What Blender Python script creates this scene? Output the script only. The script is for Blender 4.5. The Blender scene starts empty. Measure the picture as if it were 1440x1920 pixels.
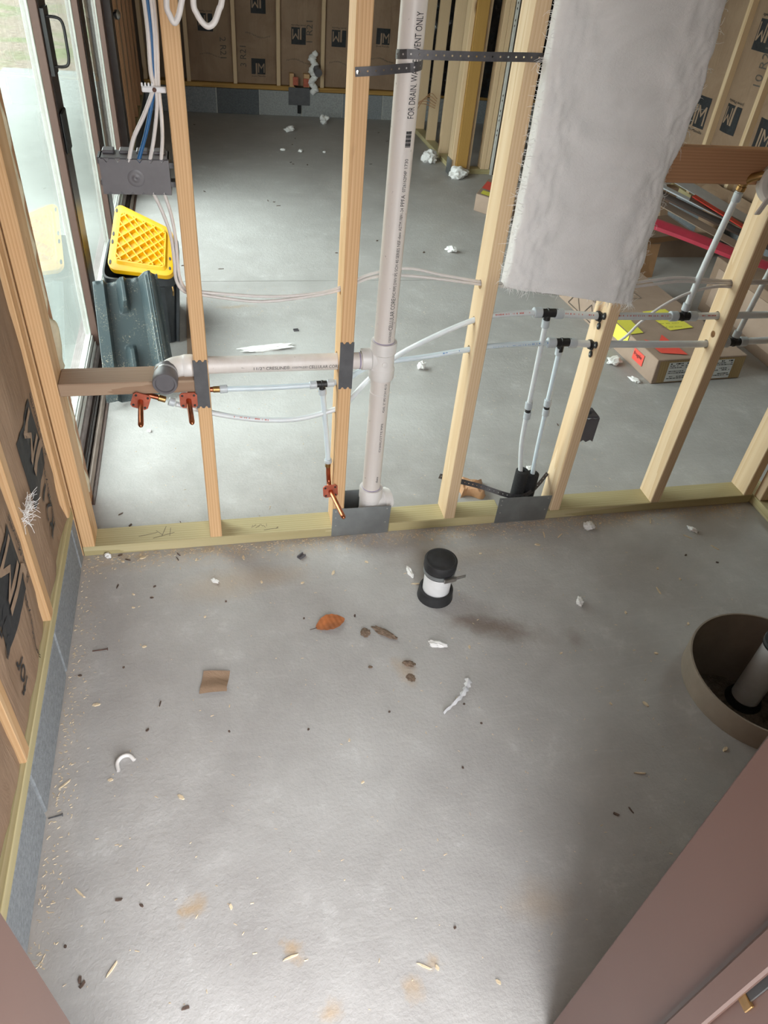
import bpy, bmesh, math, random
from mathutils import Vector, Matrix, noise

random.seed(7)
SC = bpy.context.scene
COL = SC.collection

# ------------------------------------------------------------------ camera
cam_d = bpy.data.cameras.new('camera')
cam_d.sensor_fit = 'VERTICAL'
cam_d.sensor_height = 36.0
cam_d.lens = 36.0 * 1359.1 / 1920.0
cam_d.clip_start = 0.02
cam = bpy.data.objects.new('camera', cam_d)
COL.objects.link(cam)
_r = Vector((0.974743, -0.207984, 0.081361)); _u = Vector((0.073508, 0.64279, 0.762507)); _f = Vector((0.210887, 0.737267, -0.641844))
cam.matrix_world = Matrix(((_r.x, _u.x, -_f.x, -0.3412), (_r.y, _u.y, -_f.y, -1.8314), (_r.z, _u.z, -_f.z, 1.6876), (0, 0, 0, 1)))
SC.camera = cam

# ------------------------------------------------------------------ sky, portals, exposure
world = bpy.data.worlds.new('overcast_sky'); SC.world = world
world.use_nodes = True
_bg = world.node_tree.nodes['Background']
_bg.inputs['Color'].default_value = (0.965, 0.985, 1.0, 1)
_bg.inputs['Strength'].default_value = 6.0
def portal(name, loc, rot, sx, sy):
    d = bpy.data.lights.new(name, 'AREA'); d.shape = 'RECTANGLE'; d.size = sx; d.size_y = sy
    d.cycles.is_portal = True
    o = bpy.data.objects.new(name, d); COL.objects.link(o)
    o.location = loc; o.rotation_euler = rot
PI = math.pi
portal('sky_portal_sliding_door', (-0.98, 2.0, 1.1), (0, -PI/2, 0), 2.0, 3.4)
portal('sky_portal_doorway', (-0.186, -1.86, 1.05), (PI/2, 0, 0), 0.78, 2.1)
portal('sky_portal_added_window', (3.36, 0.75, 1.7), (0, PI/2, 0), 0.8, 0.8)
SC.view_settings.view_transform = 'Standard'
SC.view_settings.look = 'None'
SC.view_settings.gamma = 1.0
SC.view_settings.use_curve_mapping = False
SC.view_settings.exposure = 0.74
SC.cycles.use_denoising = True
SC.cycles.max_bounces = 7
SC.cycles.diffuse_bounces = 4
SC.cycles.glossy_bounces = 3
SC.cycles.use_adaptive_sampling = True
SC.cycles.adaptive_threshold = 0.03
SC.cycles.transparent_max_bounces = 10
SC.cycles.sample_clamp_indirect = 8.0

# ------------------------------------------------------------------ node material helpers
def newmat(name):
    m = bpy.data.materials.new(name); m.use_nodes = True
    nt = m.node_tree
    return m, nt, nt.nodes['Principled BSDF']
def setin(n, **kw):
    for k, v in kw.items(): n.inputs[k.replace('_', ' ')].default_value = v
    return n
def ramp(nt, fac, stops):
    r = nt.nodes.new('ShaderNodeValToRGB')
    while len(r.color_ramp.elements) < len(stops): r.color_ramp.elements.new(0.5)
    for e, (p, c) in zip(r.color_ramp.elements, stops):
        e.position = p; e.color = (*c, 1) if len(c) == 3 else c
    nt.links.new(fac, r.inputs[0]); return r.outputs[0]
def mixc(nt, fac, a, b, mode='MIX'):
    m = nt.nodes.new('ShaderNodeMix'); m.data_type = 'RGBA'; m.blend_type = mode
    for s, i in ((fac, 0), (a, 6), (b, 7)):
        if isinstance(s, (int, float)): m.inputs[i].default_value = s
        elif isinstance(s, tuple): m.inputs[i].default_value = (*s, 1)
        else: nt.links.new(s, m.inputs[i])
    return m.outputs[2]
def mth(nt, op, a, b=0.0, clamp=False):
    m = nt.nodes.new('ShaderNodeMath'); m.operation = op; m.use_clamp = clamp
    for s, i in ((a, 0), (b, 1)):
        if isinstance(s, (int, float)): m.inputs[i].default_value = s
        else: nt.links.new(s, m.inputs[i])
    return m.outputs[0]
def coords(nt, scale=(1, 1, 1), rnd=True, kind='Object'):
    tc = nt.nodes.new('ShaderNodeTexCoord'); mp = nt.nodes.new('ShaderNodeMapping')
    mp.inputs['Scale'].default_value = scale
    nt.links.new(tc.outputs[kind], mp.inputs['Vector'])
    if rnd:
        oi = nt.nodes.new('ShaderNodeObjectInfo')
        cb = nt.nodes.new('ShaderNodeCombineXYZ')
        for i, k in enumerate((3.1, 7.7, 13.3)):
            nt.links.new(mth(nt, 'MULTIPLY', oi.outputs['Random'], k), cb.inputs[i])
        va = nt.nodes.new('ShaderNodeVectorMath'); va.operation = 'ADD'
        nt.links.new(mp.outputs[0], va.inputs[0]); nt.links.new(cb.outputs[0], va.inputs[1])
        return va.outputs[0]
    return mp.outputs[0]
def noise_n(nt, vec, scale, detail=3.0, rough=0.55, dist=0.0):
    n = nt.nodes.new('ShaderNodeTexNoise')
    setin(n, Scale=scale, Detail=detail, Roughness=rough, Distortion=dist)
    nt.links.new(vec, n.inputs['Vector']); return n.outputs[0]
def bump(nt, bsdf, h, strength, dist=0.01):
    b = nt.nodes.new('ShaderNodeBump'); setin(b, Strength=strength, Distance=dist)
    nt.links.new(h, b.inputs['Height']); nt.links.new(b.outputs[0], bsdf.inputs['Normal'])

def plain(name, col, rough=0.5, metal=0.0, var=0.12, vscale=20.0, bmp=0.0, spec=0.5, rnd=True):
    m, nt, b = newmat(name)
    v = coords(nt, rnd=rnd)
    f = noise_n(nt, v, vscale, 4)
    lo = tuple(c * (1 - var) for c in col); hi = tuple(min(1, c * (1 + var)) for c in col)
    nt.links.new(ramp(nt, f, [(0.3, lo), (0.7, hi)]), b.inputs['Base Color'])
    setin(b, Roughness=rough, Metallic=metal)
    b.inputs['Specular IOR Level'].default_value = spec
    if bmp: bump(nt, b, noise_n(nt, v, vscale * 3, 4), bmp, 0.004)
    return m

def wood(name, light, dark, knot, rough=0.6, ring=38.0, tint=0.10):
    m, nt, b = newmat(name)
    tc = nt.nodes.new('ShaderNodeTexCoord'); oi = nt.nodes.new('ShaderNodeObjectInfo')
    mp = nt.nodes.new('ShaderNodeMapping'); nt.links.new(tc.outputs['Object'], mp.inputs['Vector'])
    cb = nt.nodes.new('ShaderNodeCombineXYZ')
    nt.links.new(mth(nt, 'MULTIPLY_ADD', oi.outputs['Random'], 0.12), cb.inputs[0])
    nt.links.new(mth(nt, 'ADD', mth(nt, 'MULTIPLY', mth(nt, 'FRACT', mth(nt, 'MULTIPLY', oi.outputs['Random'], 7.0)), 0.06), 0.035), cb.inputs[1])
    nt.links.new(mth(nt, 'MULTIPLY', oi.outputs['Random'], 20.0), cb.inputs[2])
    nt.links.new(cb.outputs[0], mp.inputs['Location'])
    mp.inputs['Scale'].default_value = (1, 1, 1)
    s2 = nt.nodes.new('ShaderNodeMapping'); s2.inputs['Scale'].default_value = (1, 1, 0.05)
    nt.links.new(mp.outputs[0], s2.inputs['Vector'])
    wob = noise_n(nt, s2.outputs[0], 9.0, 2, 0.5)
    vadd = nt.nodes.new('ShaderNodeVectorMath'); vadd.operation = 'MULTIPLY_ADD'
    wv = nt.nodes.new('ShaderNodeCombineXYZ'); nt.links.new(wob, wv.inputs[0]); nt.links.new(wob, wv.inputs[1])
    nt.links.new(wv.outputs[0], vadd.inputs[0]); vadd.inputs[1].default_value = (0.05, 0.05, 0); nt.links.new(s2.outputs[0], vadd.inputs[2])
    w = nt.nodes.new('ShaderNodeTexWave'); w.wave_type = 'RINGS'; w.rings_direction = 'Z'; w.wave_profile = 'SAW'
    setin(w, Scale=ring, Distortion=1.2, Detail=2.0, Detail_Scale=2.0)
    nt.links.new(vadd.outputs[0], w.inputs['Vector'])
    fine = nt.nodes.new('ShaderNodeMapping'); fine.inputs['Scale'].default_value = (160, 160, 4)
    nt.links.new(mp.outputs[0], fine.inputs['Vector'])
    fib = noise_n(nt, fine.outputs[0], 1.0, 3)
    big = noise_n(nt, s2.outputs[0], 6.0, 2)
    g = mth(nt, 'ADD', mth(nt, 'MULTIPLY', w.outputs[1], 0.68), mth(nt, 'MULTIPLY', fib, 0.40))
    c = ramp(nt, g, [(0.15, light), (0.55, tuple((a + d) / 2 for a, d in zip(light, dark))), (0.95, dark)])
    c = mixc(nt, mth(nt, 'MULTIPLY', big, 0.35), c, tuple(x * 0.72 for x in light))
    # knots
    km = nt.nodes.new('ShaderNodeMapping'); km.inputs['Scale'].default_value = (9, 9, 3.2)
    nt.links.new(mp.outputs[0], km.inputs['Vector'])
    vo = nt.nodes.new('ShaderNodeTexVoronoi'); setin(vo, Scale=1.0); nt.links.new(km.outputs[0], vo.inputs['Vector'])
    near = mth(nt, 'SUBTRACT', 1.0, mth(nt, 'MULTIPLY', vo.outputs['Distance'], 5.0), True)
    pick = mth(nt, 'GREATER_THAN', vo.outputs['Color'], 0.62)
    kf = mth(nt, 'MULTIPLY', mth(nt, 'MULTIPLY', near, pick), 1.5, True)
    c = mixc(nt, kf, c, knot)
    # board to board variation
    hs = nt.nodes.new('ShaderNodeHueSaturation')
    nt.links.new(c, hs.inputs['Color'])
    nt.links.new(mth(nt, 'ADD', mth(nt, 'MULTIPLY', oi.outputs['Random'], tint * 2), 1 - tint), hs.inputs['Value'])
    nt.links.new(hs.outputs[0], b.inputs['Base Color'])
    setin(b, Roughness=rough); b.inputs['Specular IOR Level'].default_value = 0.25
    bump(nt, b, g, 0.15, 0.002)
    return m

M = {}
M['fir'] = wood('wood_fir', (0.72, 0.48, 0.27), (0.55, 0.31, 0.14), (0.16, 0.07, 0.03))
M['spruce'] = wood('wood_spruce', (0.78, 0.60, 0.40), (0.64, 0.43, 0.24), (0.22, 0.11, 0.05))
M['treated'] = wood('wood_treated', (0.60, 0.52, 0.31), (0.42, 0.35, 0.17), (0.16, 0.11, 0.05), ring=30)
M['golden'] = wood('wood_golden', (0.50, 0.30, 0.09), (0.28, 0.14, 0.035), (0.14, 0.06, 0.02), ring=60)
M['weathered'] = wood('wood_weathered', (0.42, 0.30, 0.21), (0.29, 0.18, 0.115), (0.10, 0.05, 0.03))
M['oldboard'] = wood('wood_reddish', (0.54, 0.30, 0.165), (0.38, 0.19, 0.10), (0.10, 0.04, 0.02))
M['sheath'] = wood('wood_sheathing', (0.20, 0.14, 0.09), (0.12, 0.08, 0.05), (0.08, 0.05, 0.03))

def concrete_floor():
    m, nt, b = newmat('concrete_slab')
    v = coords(nt, rnd=False)
    n1 = noise_n(nt, v, 1.1, 5, 0.6, 0.6); n2 = noise_n(nt, v, 7.0, 6, 0.65, 0.3); n3 = noise_n(nt, v, 120.0, 3, 0.6)
    c = ramp(nt, n1, [(0.3, (0.36, 0.342, 0.33)), (0.5, (0.455, 0.437, 0.425)), (0.72, (0.53, 0.515, 0.50))])
    c = mixc(nt, 0.35, c, ramp(nt, n2, [(0.3, (0.31, 0.295, 0.285)), (0.7, (0.56, 0.55, 0.54))]))
    c = mixc(nt, mth(nt, 'MULTIPLY', n3, 0.30), c, (0.28, 0.27, 0.265))
    # trowel streaks
    ms = nt.nodes.new('ShaderNodeMapping'); ms.inputs['Scale'].default_value = (5, 60, 1); ms.inputs['Rotation'].default_value = (0, 0, 0.12)
    nt.links.new(v, ms.inputs['Vector'])
    st = noise_n(nt, ms.outputs[0], 1.0, 4, 0.6, 0.4)
    c = mixc(nt, ramp(nt, st, [(0.55, (0, 0, 0)), (0.8, (0.22, 0.22, 0.22))]), c, (0.60, 0.59, 0.57))
    # white drywall-like scuffs
    sc = noise_n(nt, v, 7.0, 8, 0.8, 0.2)
    c = mixc(nt, ramp(nt, sc, [(0.57, (0, 0, 0)), (0.72, (0.42, 0.42, 0.42))]), c, (0.66, 0.66, 0.65))
    # stains with a shape of their own
    dn = nt.nodes.new('ShaderNodeTexNoise'); setin(dn, Scale=16.0, Detail=5.0, Roughness=0.65); nt.links.new(v, dn.inputs['Vector'])
    dv = nt.nodes.new('ShaderNodeVectorMath'); dv.operation = 'MULTIPLY_ADD'
    nt.links.new(dn.outputs[1], dv.inputs[0]); dv.inputs[1].default_value = (0.09, 0.09, 0)
    off = nt.nodes.new('ShaderNodeVectorMath'); off.operation = 'ADD'; off.inputs[1].default_value = (-0.045, -0.045, 0)
    nt.links.new(v, off.inputs[0]); nt.links.new(off.outputs[0], dv.inputs[2])
    BR, TN, WH = (0.22, 0.17, 0.14), (0.44, 0.32, 0.20), (0.62, 0.62, 0.61)
    for (x, y, rx, ry, rot, col, s) in [
        (0.45, -0.48, 0.16, 0.045, -0.35, BR, 0.75), (0.36, -0.44, 0.05, 0.03, 0, BR, 0.5), (-0.478, -1.145, 0.035, 0.022, 0.5, TN, 0.8),
        (-0.506, -1.150, 0.012, 0.010, 0, TN, 0.7), (-0.273, -1.262, 0.022, 0.02, 0, TN, 0.75), (-0.213, -1.38, 0.026, 0.024, 0, TN, 0.7),
        (0.013, -1.335, 0.022, 0.02, 0, TN, 0.6), (-0.044, -1.384, 0.02, 0.03, 0.4, TN, 0.6), (-0.36, -0.18, 0.16, 0.07, 0.2, TN, 0.38),
        (-0.199, -0.167, 0.10, 0.05, 0, TN, 0.30), (0.278, -1.264, 0.07, 0.05, 0, TN, 0.35), (0.68, -0.55, 0.03, 0.035, 0, BR, 0.35),
        (-0.223, 1.837, 0.10, 0.022, 0.1, TN, 0.55), (0.127, -0.60, 0.05, 0.03, 1.9, TN, 0.5), (0.0, 1.35, 0.4, 0.3, 0, WH, 0.35),
        (-0.2, 0.8, 0.5, 0.3, 0.3, WH, 0.35), (0.3, 0.75, 0.4, 0.25, 0, WH, 0.3), (0.25, -0.12, 0.20, 0.04, 0, WH, 0.35), (-0.1, -0.9, 0.3, 0.2, 0.4, WH, 0.2),
        (-0.2, 3.3, 0.7, 0.9, 0, WH, 0.25), (0.62, -0.95, 0.22, 0.12, 0.5, BR, 0.15), (0.5, -0.15, 0.25, 0.05, 0, TN, 0.2)]:
        mp = nt.nodes.new('ShaderNodeMapping'); mp.vector_type = 'TEXTURE'
        mp.inputs['Location'].default_value = (x, y, 0); mp.inputs['Rotation'].default_value = (0, 0, rot); mp.inputs['Scale'].default_value = (rx, ry, 1)
        nt.links.new(dv.outputs[0], mp.inputs['Vector'])
        ln = nt.nodes.new('ShaderNodeVectorMath'); ln.operation = 'LENGTH'; nt.links.new(mp.outputs[0], ln.inputs[0])
        f = mth(nt, 'MULTIPLY', mth(nt, 'SUBTRACT', 1.25, ln.outputs['Value'], True), s)
        c = mixc(nt, f, c, col)
    # wood dust lying along the framed wall
    sx = nt.nodes.new('ShaderNodeSeparateXYZ'); nt.links.new(v, sx.inputs[0])
    yy = sx.outputs[1]
    band = mth(nt, 'MULTIPLY', mth(nt, 'MULTIPLY', mth(nt, 'ADD', yy, 0.10, True), 9.0, True), mth(nt, 'LESS_THAN', yy, 0.05))
    dust = mth(nt, 'MULTIPLY', band, ramp(nt, noise_n(nt, v, 28.0, 6, 0.7), [(0.42, (0, 0, 0)), (0.65, (0.8, 0.8, 0.8))]))
    c = mixc(nt, dust, c, (0.50, 0.36, 0.22))
    # pale dust along the left block wall
    bl = mth(nt, 'MULTIPLY', mth(nt, 'SUBTRACT', -0.715, sx.outputs[0], True), 9.0, True)
    bl = mth(nt, 'MULTIPLY', bl, mth(nt, 'LESS_THAN', yy, 0.0))
    c = mixc(nt, mth(nt, 'MULTIPLY', bl, mth(nt, 'ADD', mth(nt, 'MULTIPLY', n2, 0.6), 0.15)), c, (0.50, 0.42, 0.35))
    nt.links.new(c, b.inputs['Base Color'])
    nt.links.new(ramp(nt, n2, [(0.3, (0.42,) * 3), (0.7, (0.60,) * 3)]), b.inputs['Roughness'])
    b.inputs['Specular IOR Level'].default_value = 0.35
    h = mth(nt, 'ADD', mth(nt, 'MULTIPLY', n3, 0.6), mth(nt, 'MULTIPLY', noise_n(nt, v, 45.0, 4, 0.6), 0.7))
    bump(nt, b, h, 0.5, 0.004)
    return m
M['slab'] = concrete_floor()
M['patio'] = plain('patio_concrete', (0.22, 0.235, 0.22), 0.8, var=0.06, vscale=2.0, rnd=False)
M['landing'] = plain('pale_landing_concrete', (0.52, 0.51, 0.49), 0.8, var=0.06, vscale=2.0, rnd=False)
M['block'] = plain('grey_block', (0.235, 0.25, 0.265), 0.9, var=0.22, vscale=90.0, bmp=0.4)
M['blockdark'] = plain('dark_grey_block', (0.12, 0.13, 0.14), 0.9, var=0.2, vscale=90.0, bmp=0.4)
M['blocklight'] = plain('pale_grey_block', (0.33, 0.34, 0.34), 0.9, var=0.2, vscale=90.0, bmp=0.4)
M['mortar'] = plain('mortar', (0.45, 0.44, 0.42), 0.95, var=0.12, vscale=60.0, bmp=0.3)

def kraft():
    m, nt, b = newmat('kraft_paper')
    v = coords(nt)
    n1 = noise_n(nt, v, 4.0, 4, 0.6, 1.0); n2 = noise_n(nt, v, 55.0, 3, 0.6)
    ms = nt.nodes.new('ShaderNodeMapping'); ms.inputs['Scale'].default_value = (14, 14, 2.2); nt.links.new(v, ms.inputs['Vector'])
    wr = noise_n(nt, ms.outputs[0], 1.0, 4, 0.6, 1.5)
    c = ramp(nt, n1, [(0.3, (0.27, 0.175, 0.115)), (0.7, (0.36, 0.25, 0.17))])
    c = mixc(nt, mth(nt, 'MULTIPLY', n2, 0.3), c, (0.24, 0.16, 0.11))
    nt.links.new(c, b.inputs['Base Color']); setin(b, Roughness=0.72); b.inputs['Specular IOR Level'].default_value = 0.2
    bump(nt, b, wr, 0.5, 0.012)
    return m
M['kraft'] = kraft()
M['ink'] = plain('black_ink', (0.022, 0.023, 0.026), 0.7, var=0.3, vscale=80)
M['inkgrey'] = plain('grey_ink', (0.10, 0.08, 0.065), 0.7, var=0.3, vscale=80)
M['kraftprint'] = plain('unprinted_kraft', (0.32, 0.22, 0.15), 0.7, var=0.1, vscale=50)

def fibreglass():
    m, nt, b = newmat('white_fibreglass')
    v = coords(nt)
    n1 = noise_n(nt, v, 6.0, 5, 0.6, 1.5); n2 = noise_n(nt, v, 70.0, 5, 0.7, 2.0)
    ms = nt.nodes.new('ShaderNodeMapping'); ms.inputs['Scale'].default_value = (40, 40, 220); nt.links.new(v, ms.inputs['Vector'])
    n3 = noise_n(nt, ms.outputs[0], 1.0, 3, 0.6, 2.5)
    c = ramp(nt, n1, [(0.3, (0.84, 0.825, 0.81)), (0.7, (0.93, 0.92, 0.91))])
    nt.links.new(c, b.inputs['Base Color']); setin(b, Roughness=0.95); b.inputs['Specular IOR Level'].default_value = 0.1
    b.inputs['Sheen Weight'].default_value = 0.25
    h = mth(nt, 'ADD', mth(nt, 'MULTIPLY', n2, 0.7), mth(nt, 'MULTIPLY', n3, 0.5))
    bump(nt, b, h, 0.32, 0.008)
    return m
M['fluff'] = fibreglass()
M['foamyellow'] = plain('expanding_foam', (0.62, 0.55, 0.40), 0.6, var=0.15, vscale=25, bmp=0.2)
def pvc():
    m, nt, b = newmat('white_pvc')
    v = coords(nt)
    ms = nt.nodes.new('ShaderNodeMapping'); ms.inputs['Scale'].default_value = (30, 30, 2.0); nt.links.new(v, ms.inputs['Vector'])
    n1 = noise_n(nt, ms.outputs[0], 1.0, 4, 0.6)
    sp = noise_n(nt, v, 90.0, 2, 0.5)
    c = ramp(nt, n1, [(0.3, (0.66, 0.60, 0.56)), (0.7, (0.74, 0.69, 0.66))])
    c = mixc(nt, ramp(nt, sp, [(0.70, (0, 0, 0)), (0.76, (0.6, 0.6, 0.6))]), c, (0.20, 0.16, 0.14))
    nt.links.new(c, b.inputs['Base Color']); setin(b, Roughness=0.38)
    return m
M['pvc'] = pvc()
M['pvcfit'] = plain('white_pvc_fitting', (0.74, 0.71, 0.69), 0.32, var=0.04, vscale=15)
M['pvcwhite'] = plain('bright_white_pvc', (0.80, 0.80, 0.81), 0.34, var=0.05, vscale=40)
M['primer'] = plain('purple_primer', (0.33, 0.28, 0.42), 0.4, var=0.2, vscale=60)
def pex(name, col):
    m, nt, b = newmat(name)
    v = coords(nt); n = noise_n(nt, v, 25.0, 3)
    nt.links.new(ramp(nt, n, [(0.3, tuple(c * 0.94 for c in col)), (0.7, col)]), b.inputs['Base Color'])
    setin(b, Roughness=0.28); b.inputs['Subsurface Weight'].default_value = 0.25
    b.inputs['Subsurface Radius'].default_value = (0.006, 0.007, 0.008); b.inputs['Subsurface Scale'].default_value = 1.0
    return m
M['pex'] = pex('clear_white_pex', (0.70, 0.73, 0.745))
M['pexblue'] = pex('bluish_pex', (0.64, 0.72, 0.765))
M['collar'] = pex('grey_pex_collar', (0.52, 0.56, 0.59))
M['black'] = plain('black_plastic', (0.016, 0.016, 0.017), 0.42, var=0.2, vscale=40)
M['rubber'] = plain('black_rubber', (0.022, 0.022, 0.024), 0.6, var=0.45, vscale=25, bmp=0.1)
M['foamblack'] = plain('black_pipe_foam', (0.018, 0.018, 0.019), 0.9, var=0.3, vscale=150, bmp=0.3)
M['copper'] = plain('copper', (0.47, 0.17, 0.085), 0.3, metal=1.0, var=0.25, vscale=30)
M['copperdark'] = plain('tarnished_copper', (0.40, 0.13, 0.07), 0.32, metal=1.0, var=0.35, vscale=30)
M['flange'] = plain('red_copper_flange', (0.42, 0.105, 0.06), 0.5, metal=0.25, var=0.2, vscale=60)
M['brass'] = plain('brass', (0.36, 0.22, 0.09), 0.4, metal=1.0, var=0.25, vscale=40)
M['galv'] = plain('galvanised_steel', (0.34, 0.36, 0.37), 0.42, metal=0.85, var=0.14, vscale=14)
M['guard'] = plain('dark_grey_steel', (0.105, 0.105, 0.112), 0.45, metal=0.35, var=0.15, vscale=30)
M['strap'] = plain('pipe_strap_steel', (0.085, 0.08, 0.085), 0.42, metal=0.3, var=0.2, vscale=60)
M['bluegrey'] = plain('grey_box_plastic', (0.125, 0.118, 0.128), 0.42, var=0.08, vscale=30)
M['cable'] = plain('white_cable', (0.66, 0.62, 0.60), 0.4, var=0.08, vscale=30)
M['cableblue'] = plain('blue_cable', (0.012, 0.10, 0.26), 0.4, var=0.1, vscale=30)
M['whiteplastic'] = plain('white_plastic', (0.72, 0.72, 0.74), 0.4, var=0.05, vscale=30)
M['steel'] = plain('bright_steel', (0.6, 0.6, 0.6), 0.3, metal=1.0, var=0.1, vscale=60)
M['yellow'] = plain('yellow_plastic', (0.72, 0.37, 0.001), 0.42, var=0.05, vscale=20)
M['totebody'] = plain('black_tote_plastic', (0.025, 0.028, 0.032), 0.45, var=0.2, vscale=30)
def dusty(name, col, dust):
    m, nt, b = newmat(name)
    v = coords(nt); n = noise_n(nt, v, 160.0, 4, 0.75); g = noise_n(nt, v, 9.0, 3)
    d = mth(nt, 'MULTIPLY', ramp(nt, n, [(0.56, (0, 0, 0)), (0.66, (1, 1, 1))]), ramp(nt, g, [(0.42, (0, 0, 0)), (0.58, (0.75, 0.75, 0.75))]))
    nt.links.new(mixc(nt, d, col, dust), b.inputs['Base Color']); setin(b, Roughness=0.38)
    return m
M['baffle'] = dusty('dark_teal_plastic', (0.045, 0.062, 0.068), (0.62, 0.53, 0.38))
M['card'] = plain('brown_cardboard', (0.36, 0.26, 0.20), 0.85, var=0.08, vscale=10)
M['carddark'] = plain('dark_cardboard', (0.25, 0.17, 0.12), 0.85, var=0.1, vscale=10)
M['cardorange'] = plain('tan_cardboard_edge', (0.36, 0.20, 0.10), 0.85, var=0.1, vscale=10)
M['woodgrainprint'] = wood('wood_look_carton', (0.52, 0.38, 0.20), (0.34, 0.22, 0.10), (0.2, 0.1, 0.05), ring=25)
M['labelwhite'] = plain('white_label', (0.74, 0.76, 0.77), 0.6, var=0.03)
M['stickeryellow'] = plain('yellow_sticker', (0.82, 0.76, 0.10), 0.6, var=0.03)
M['stickerred'] = plain('red_sticker', (0.85, 0.10, 0.07), 0.6, var=0.03)
M['magenta'] = plain('crimson_trim', (0.42, 0.035, 0.065), 0.32, var=0.1, vscale=12)
M['redtrim'] = plain('red_trim', (0.50, 0.03, 0.015), 0.4, var=0.1)
M['browntrim'] = plain('brown_trim', (0.085, 0.055, 0.045), 0.35, var=0.1)
M['whitetrim'] = plain('pale_trim', (0.50, 0.52, 0.56), 0.4, var=0.06)
M['doorbrown'] = plain('brown_painted_frame', (0.095, 0.052, 0.040), 0.42, var=0.05, vscale=4)
M['jamb'] = plain('brown_painted_jamb', (0.115, 0.064, 0.051), 0.42, var=0.05, vscale=4)
M['doorbrown_dark'] = plain('dark_bronze_and_shade', (0.035, 0.022, 0.018), 0.35, var=0.15, vscale=8)  # dark frame parts, plus the shade painted on the stile faces
M['framewhite'] = plain('white_edge_and_reflection', (0.66, 0.66, 0.63), 0.4, var=0.06, vscale=30)  # white edges, plus the reflection painted along the door bottom
M['alutrack'] = plain('tan_aluminium_track', (0.36, 0.29, 0.25), 0.35, metal=0.4, var=0.12, vscale=12)
M['sill'] = plain('mauve_grey_sill', (0.26, 0.22, 0.215), 0.6, var=0.25, vscale=25, bmp=0.1)
M['sonotube'] = plain('cardboard_form_tube', (0.30, 0.25, 0.20), 0.85, var=0.15, vscale=9)
M['dirt'] = plain('brown_soil', (0.10, 0.065, 0.04), 0.95, var=0.4, vscale=40, bmp=0.6)
M['leaf'] = plain('dry_leaf', (0.40, 0.13, 0.04), 0.65, var=0.3, vscale=40)
M['mud'] = plain('dried_mud', (0.20, 0.14, 0.10), 0.95, var=0.35, vscale=90, bmp=0.5)
M['chipwood'] = plain('pale_wood_chip', (0.68, 0.55, 0.38), 0.75, var=0.2, vscale=80)
M['darkbit'] = plain('dark_debris', (0.10, 0.065, 0.05), 0.8, var=0.4, vscale=80)
M['rust'] = plain('rusty_steel', (0.12, 0.06, 0.045), 0.6, metal=0.4, var=0.3, vscale=80)
M['orangebag'] = plain('tan_paper_bag', (0.50, 0.28, 0.15), 0.5, var=0.2, vscale=20, bmp=0.2)
M['blackpoly'] = plain('black_poly_sheet', (0.012, 0.012, 0.013), 0.14, var=0.3, vscale=6, bmp=0.9)
M['roof'] = plain('ceiling_board', (0.46, 0.42, 0.37), 0.9, var=0.1, vscale=3)
M['redink'] = plain('red_print', (0.55, 0.12, 0.09), 0.5)
M['blueink'] = plain('blue_print', (0.05, 0.20, 0.50), 0.5)
def ground():
    m, nt, b = newmat('leaf_littered_ground')
    v = coords(nt, rnd=False)
    n1 = noise_n(nt, v, 0.8, 5, 0.6, 0.5); n2 = noise_n(nt, v, 14.0, 6, 0.75)
    c = ramp(nt, n2, [(0.3, (0.10, 0.075, 0.055)), (0.5, (0.22, 0.18, 0.14)), (0.75, (0.36, 0.31, 0.26))])
    c = mixc(nt, ramp(nt, n1, [(0.5, (0, 0, 0)), (0.62, (0.8, 0.8, 0.8))]), c, ramp(nt, n2, [(0.3, (0.06, 0.09, 0.03)), (0.7, (0.20, 0.24, 0.11))]))
    nt.links.new(c, b.inputs['Base Color']); setin(b, Roughness=0.95)
    bump(nt, b, n2, 0.8, 0.04)
    return m
M['ground'] = ground()
def glass():
    m, nt, b = newmat('clear_door_glass')
    nt.nodes.remove(b)
    out = nt.nodes['Material Output']
    tr = nt.nodes.new('ShaderNodeBsdfTransparent'); tr.inputs[0].default_value = (0.915, 0.965, 0.94, 1)
    gl = nt.nodes.new('ShaderNodeBsdfGlossy'); gl.inputs['Roughness'].default_value = 0.01
    ge = nt.nodes.new('ShaderNodeNewGeometry')
    dt = nt.nodes.new('ShaderNodeVectorMath'); dt.operation = 'DOT_PRODUCT'
    nt.links.new(ge.outputs['Normal'], dt.inputs[0]); nt.links.new(ge.outputs['Incoming'], dt.inputs[1])
    k = mth(nt, 'SUBTRACT', 1.0, mth(nt, 'ABSOLUTE', dt.outputs['Value']), True)
    n = noise_n(nt, coords(nt), 6.0, 2)
    mx = nt.nodes.new('ShaderNodeMixShader')
    f = mth(nt, 'ADD', mth(nt, 'MULTIPLY', mth(nt, 'POWER', k, 5.0), 0.92), mth(nt, 'MULTIPLY', n, 0.06), True)
    nt.links.new(f, mx.inputs[0]); nt.links.new(tr.outputs[0], mx.inputs[1]); nt.links.new(gl.outputs[0], mx.inputs[2])
    nt.links.new(mx.outputs[0], out.inputs['Surface'])
    return m
M['glass'] = glass()

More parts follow.
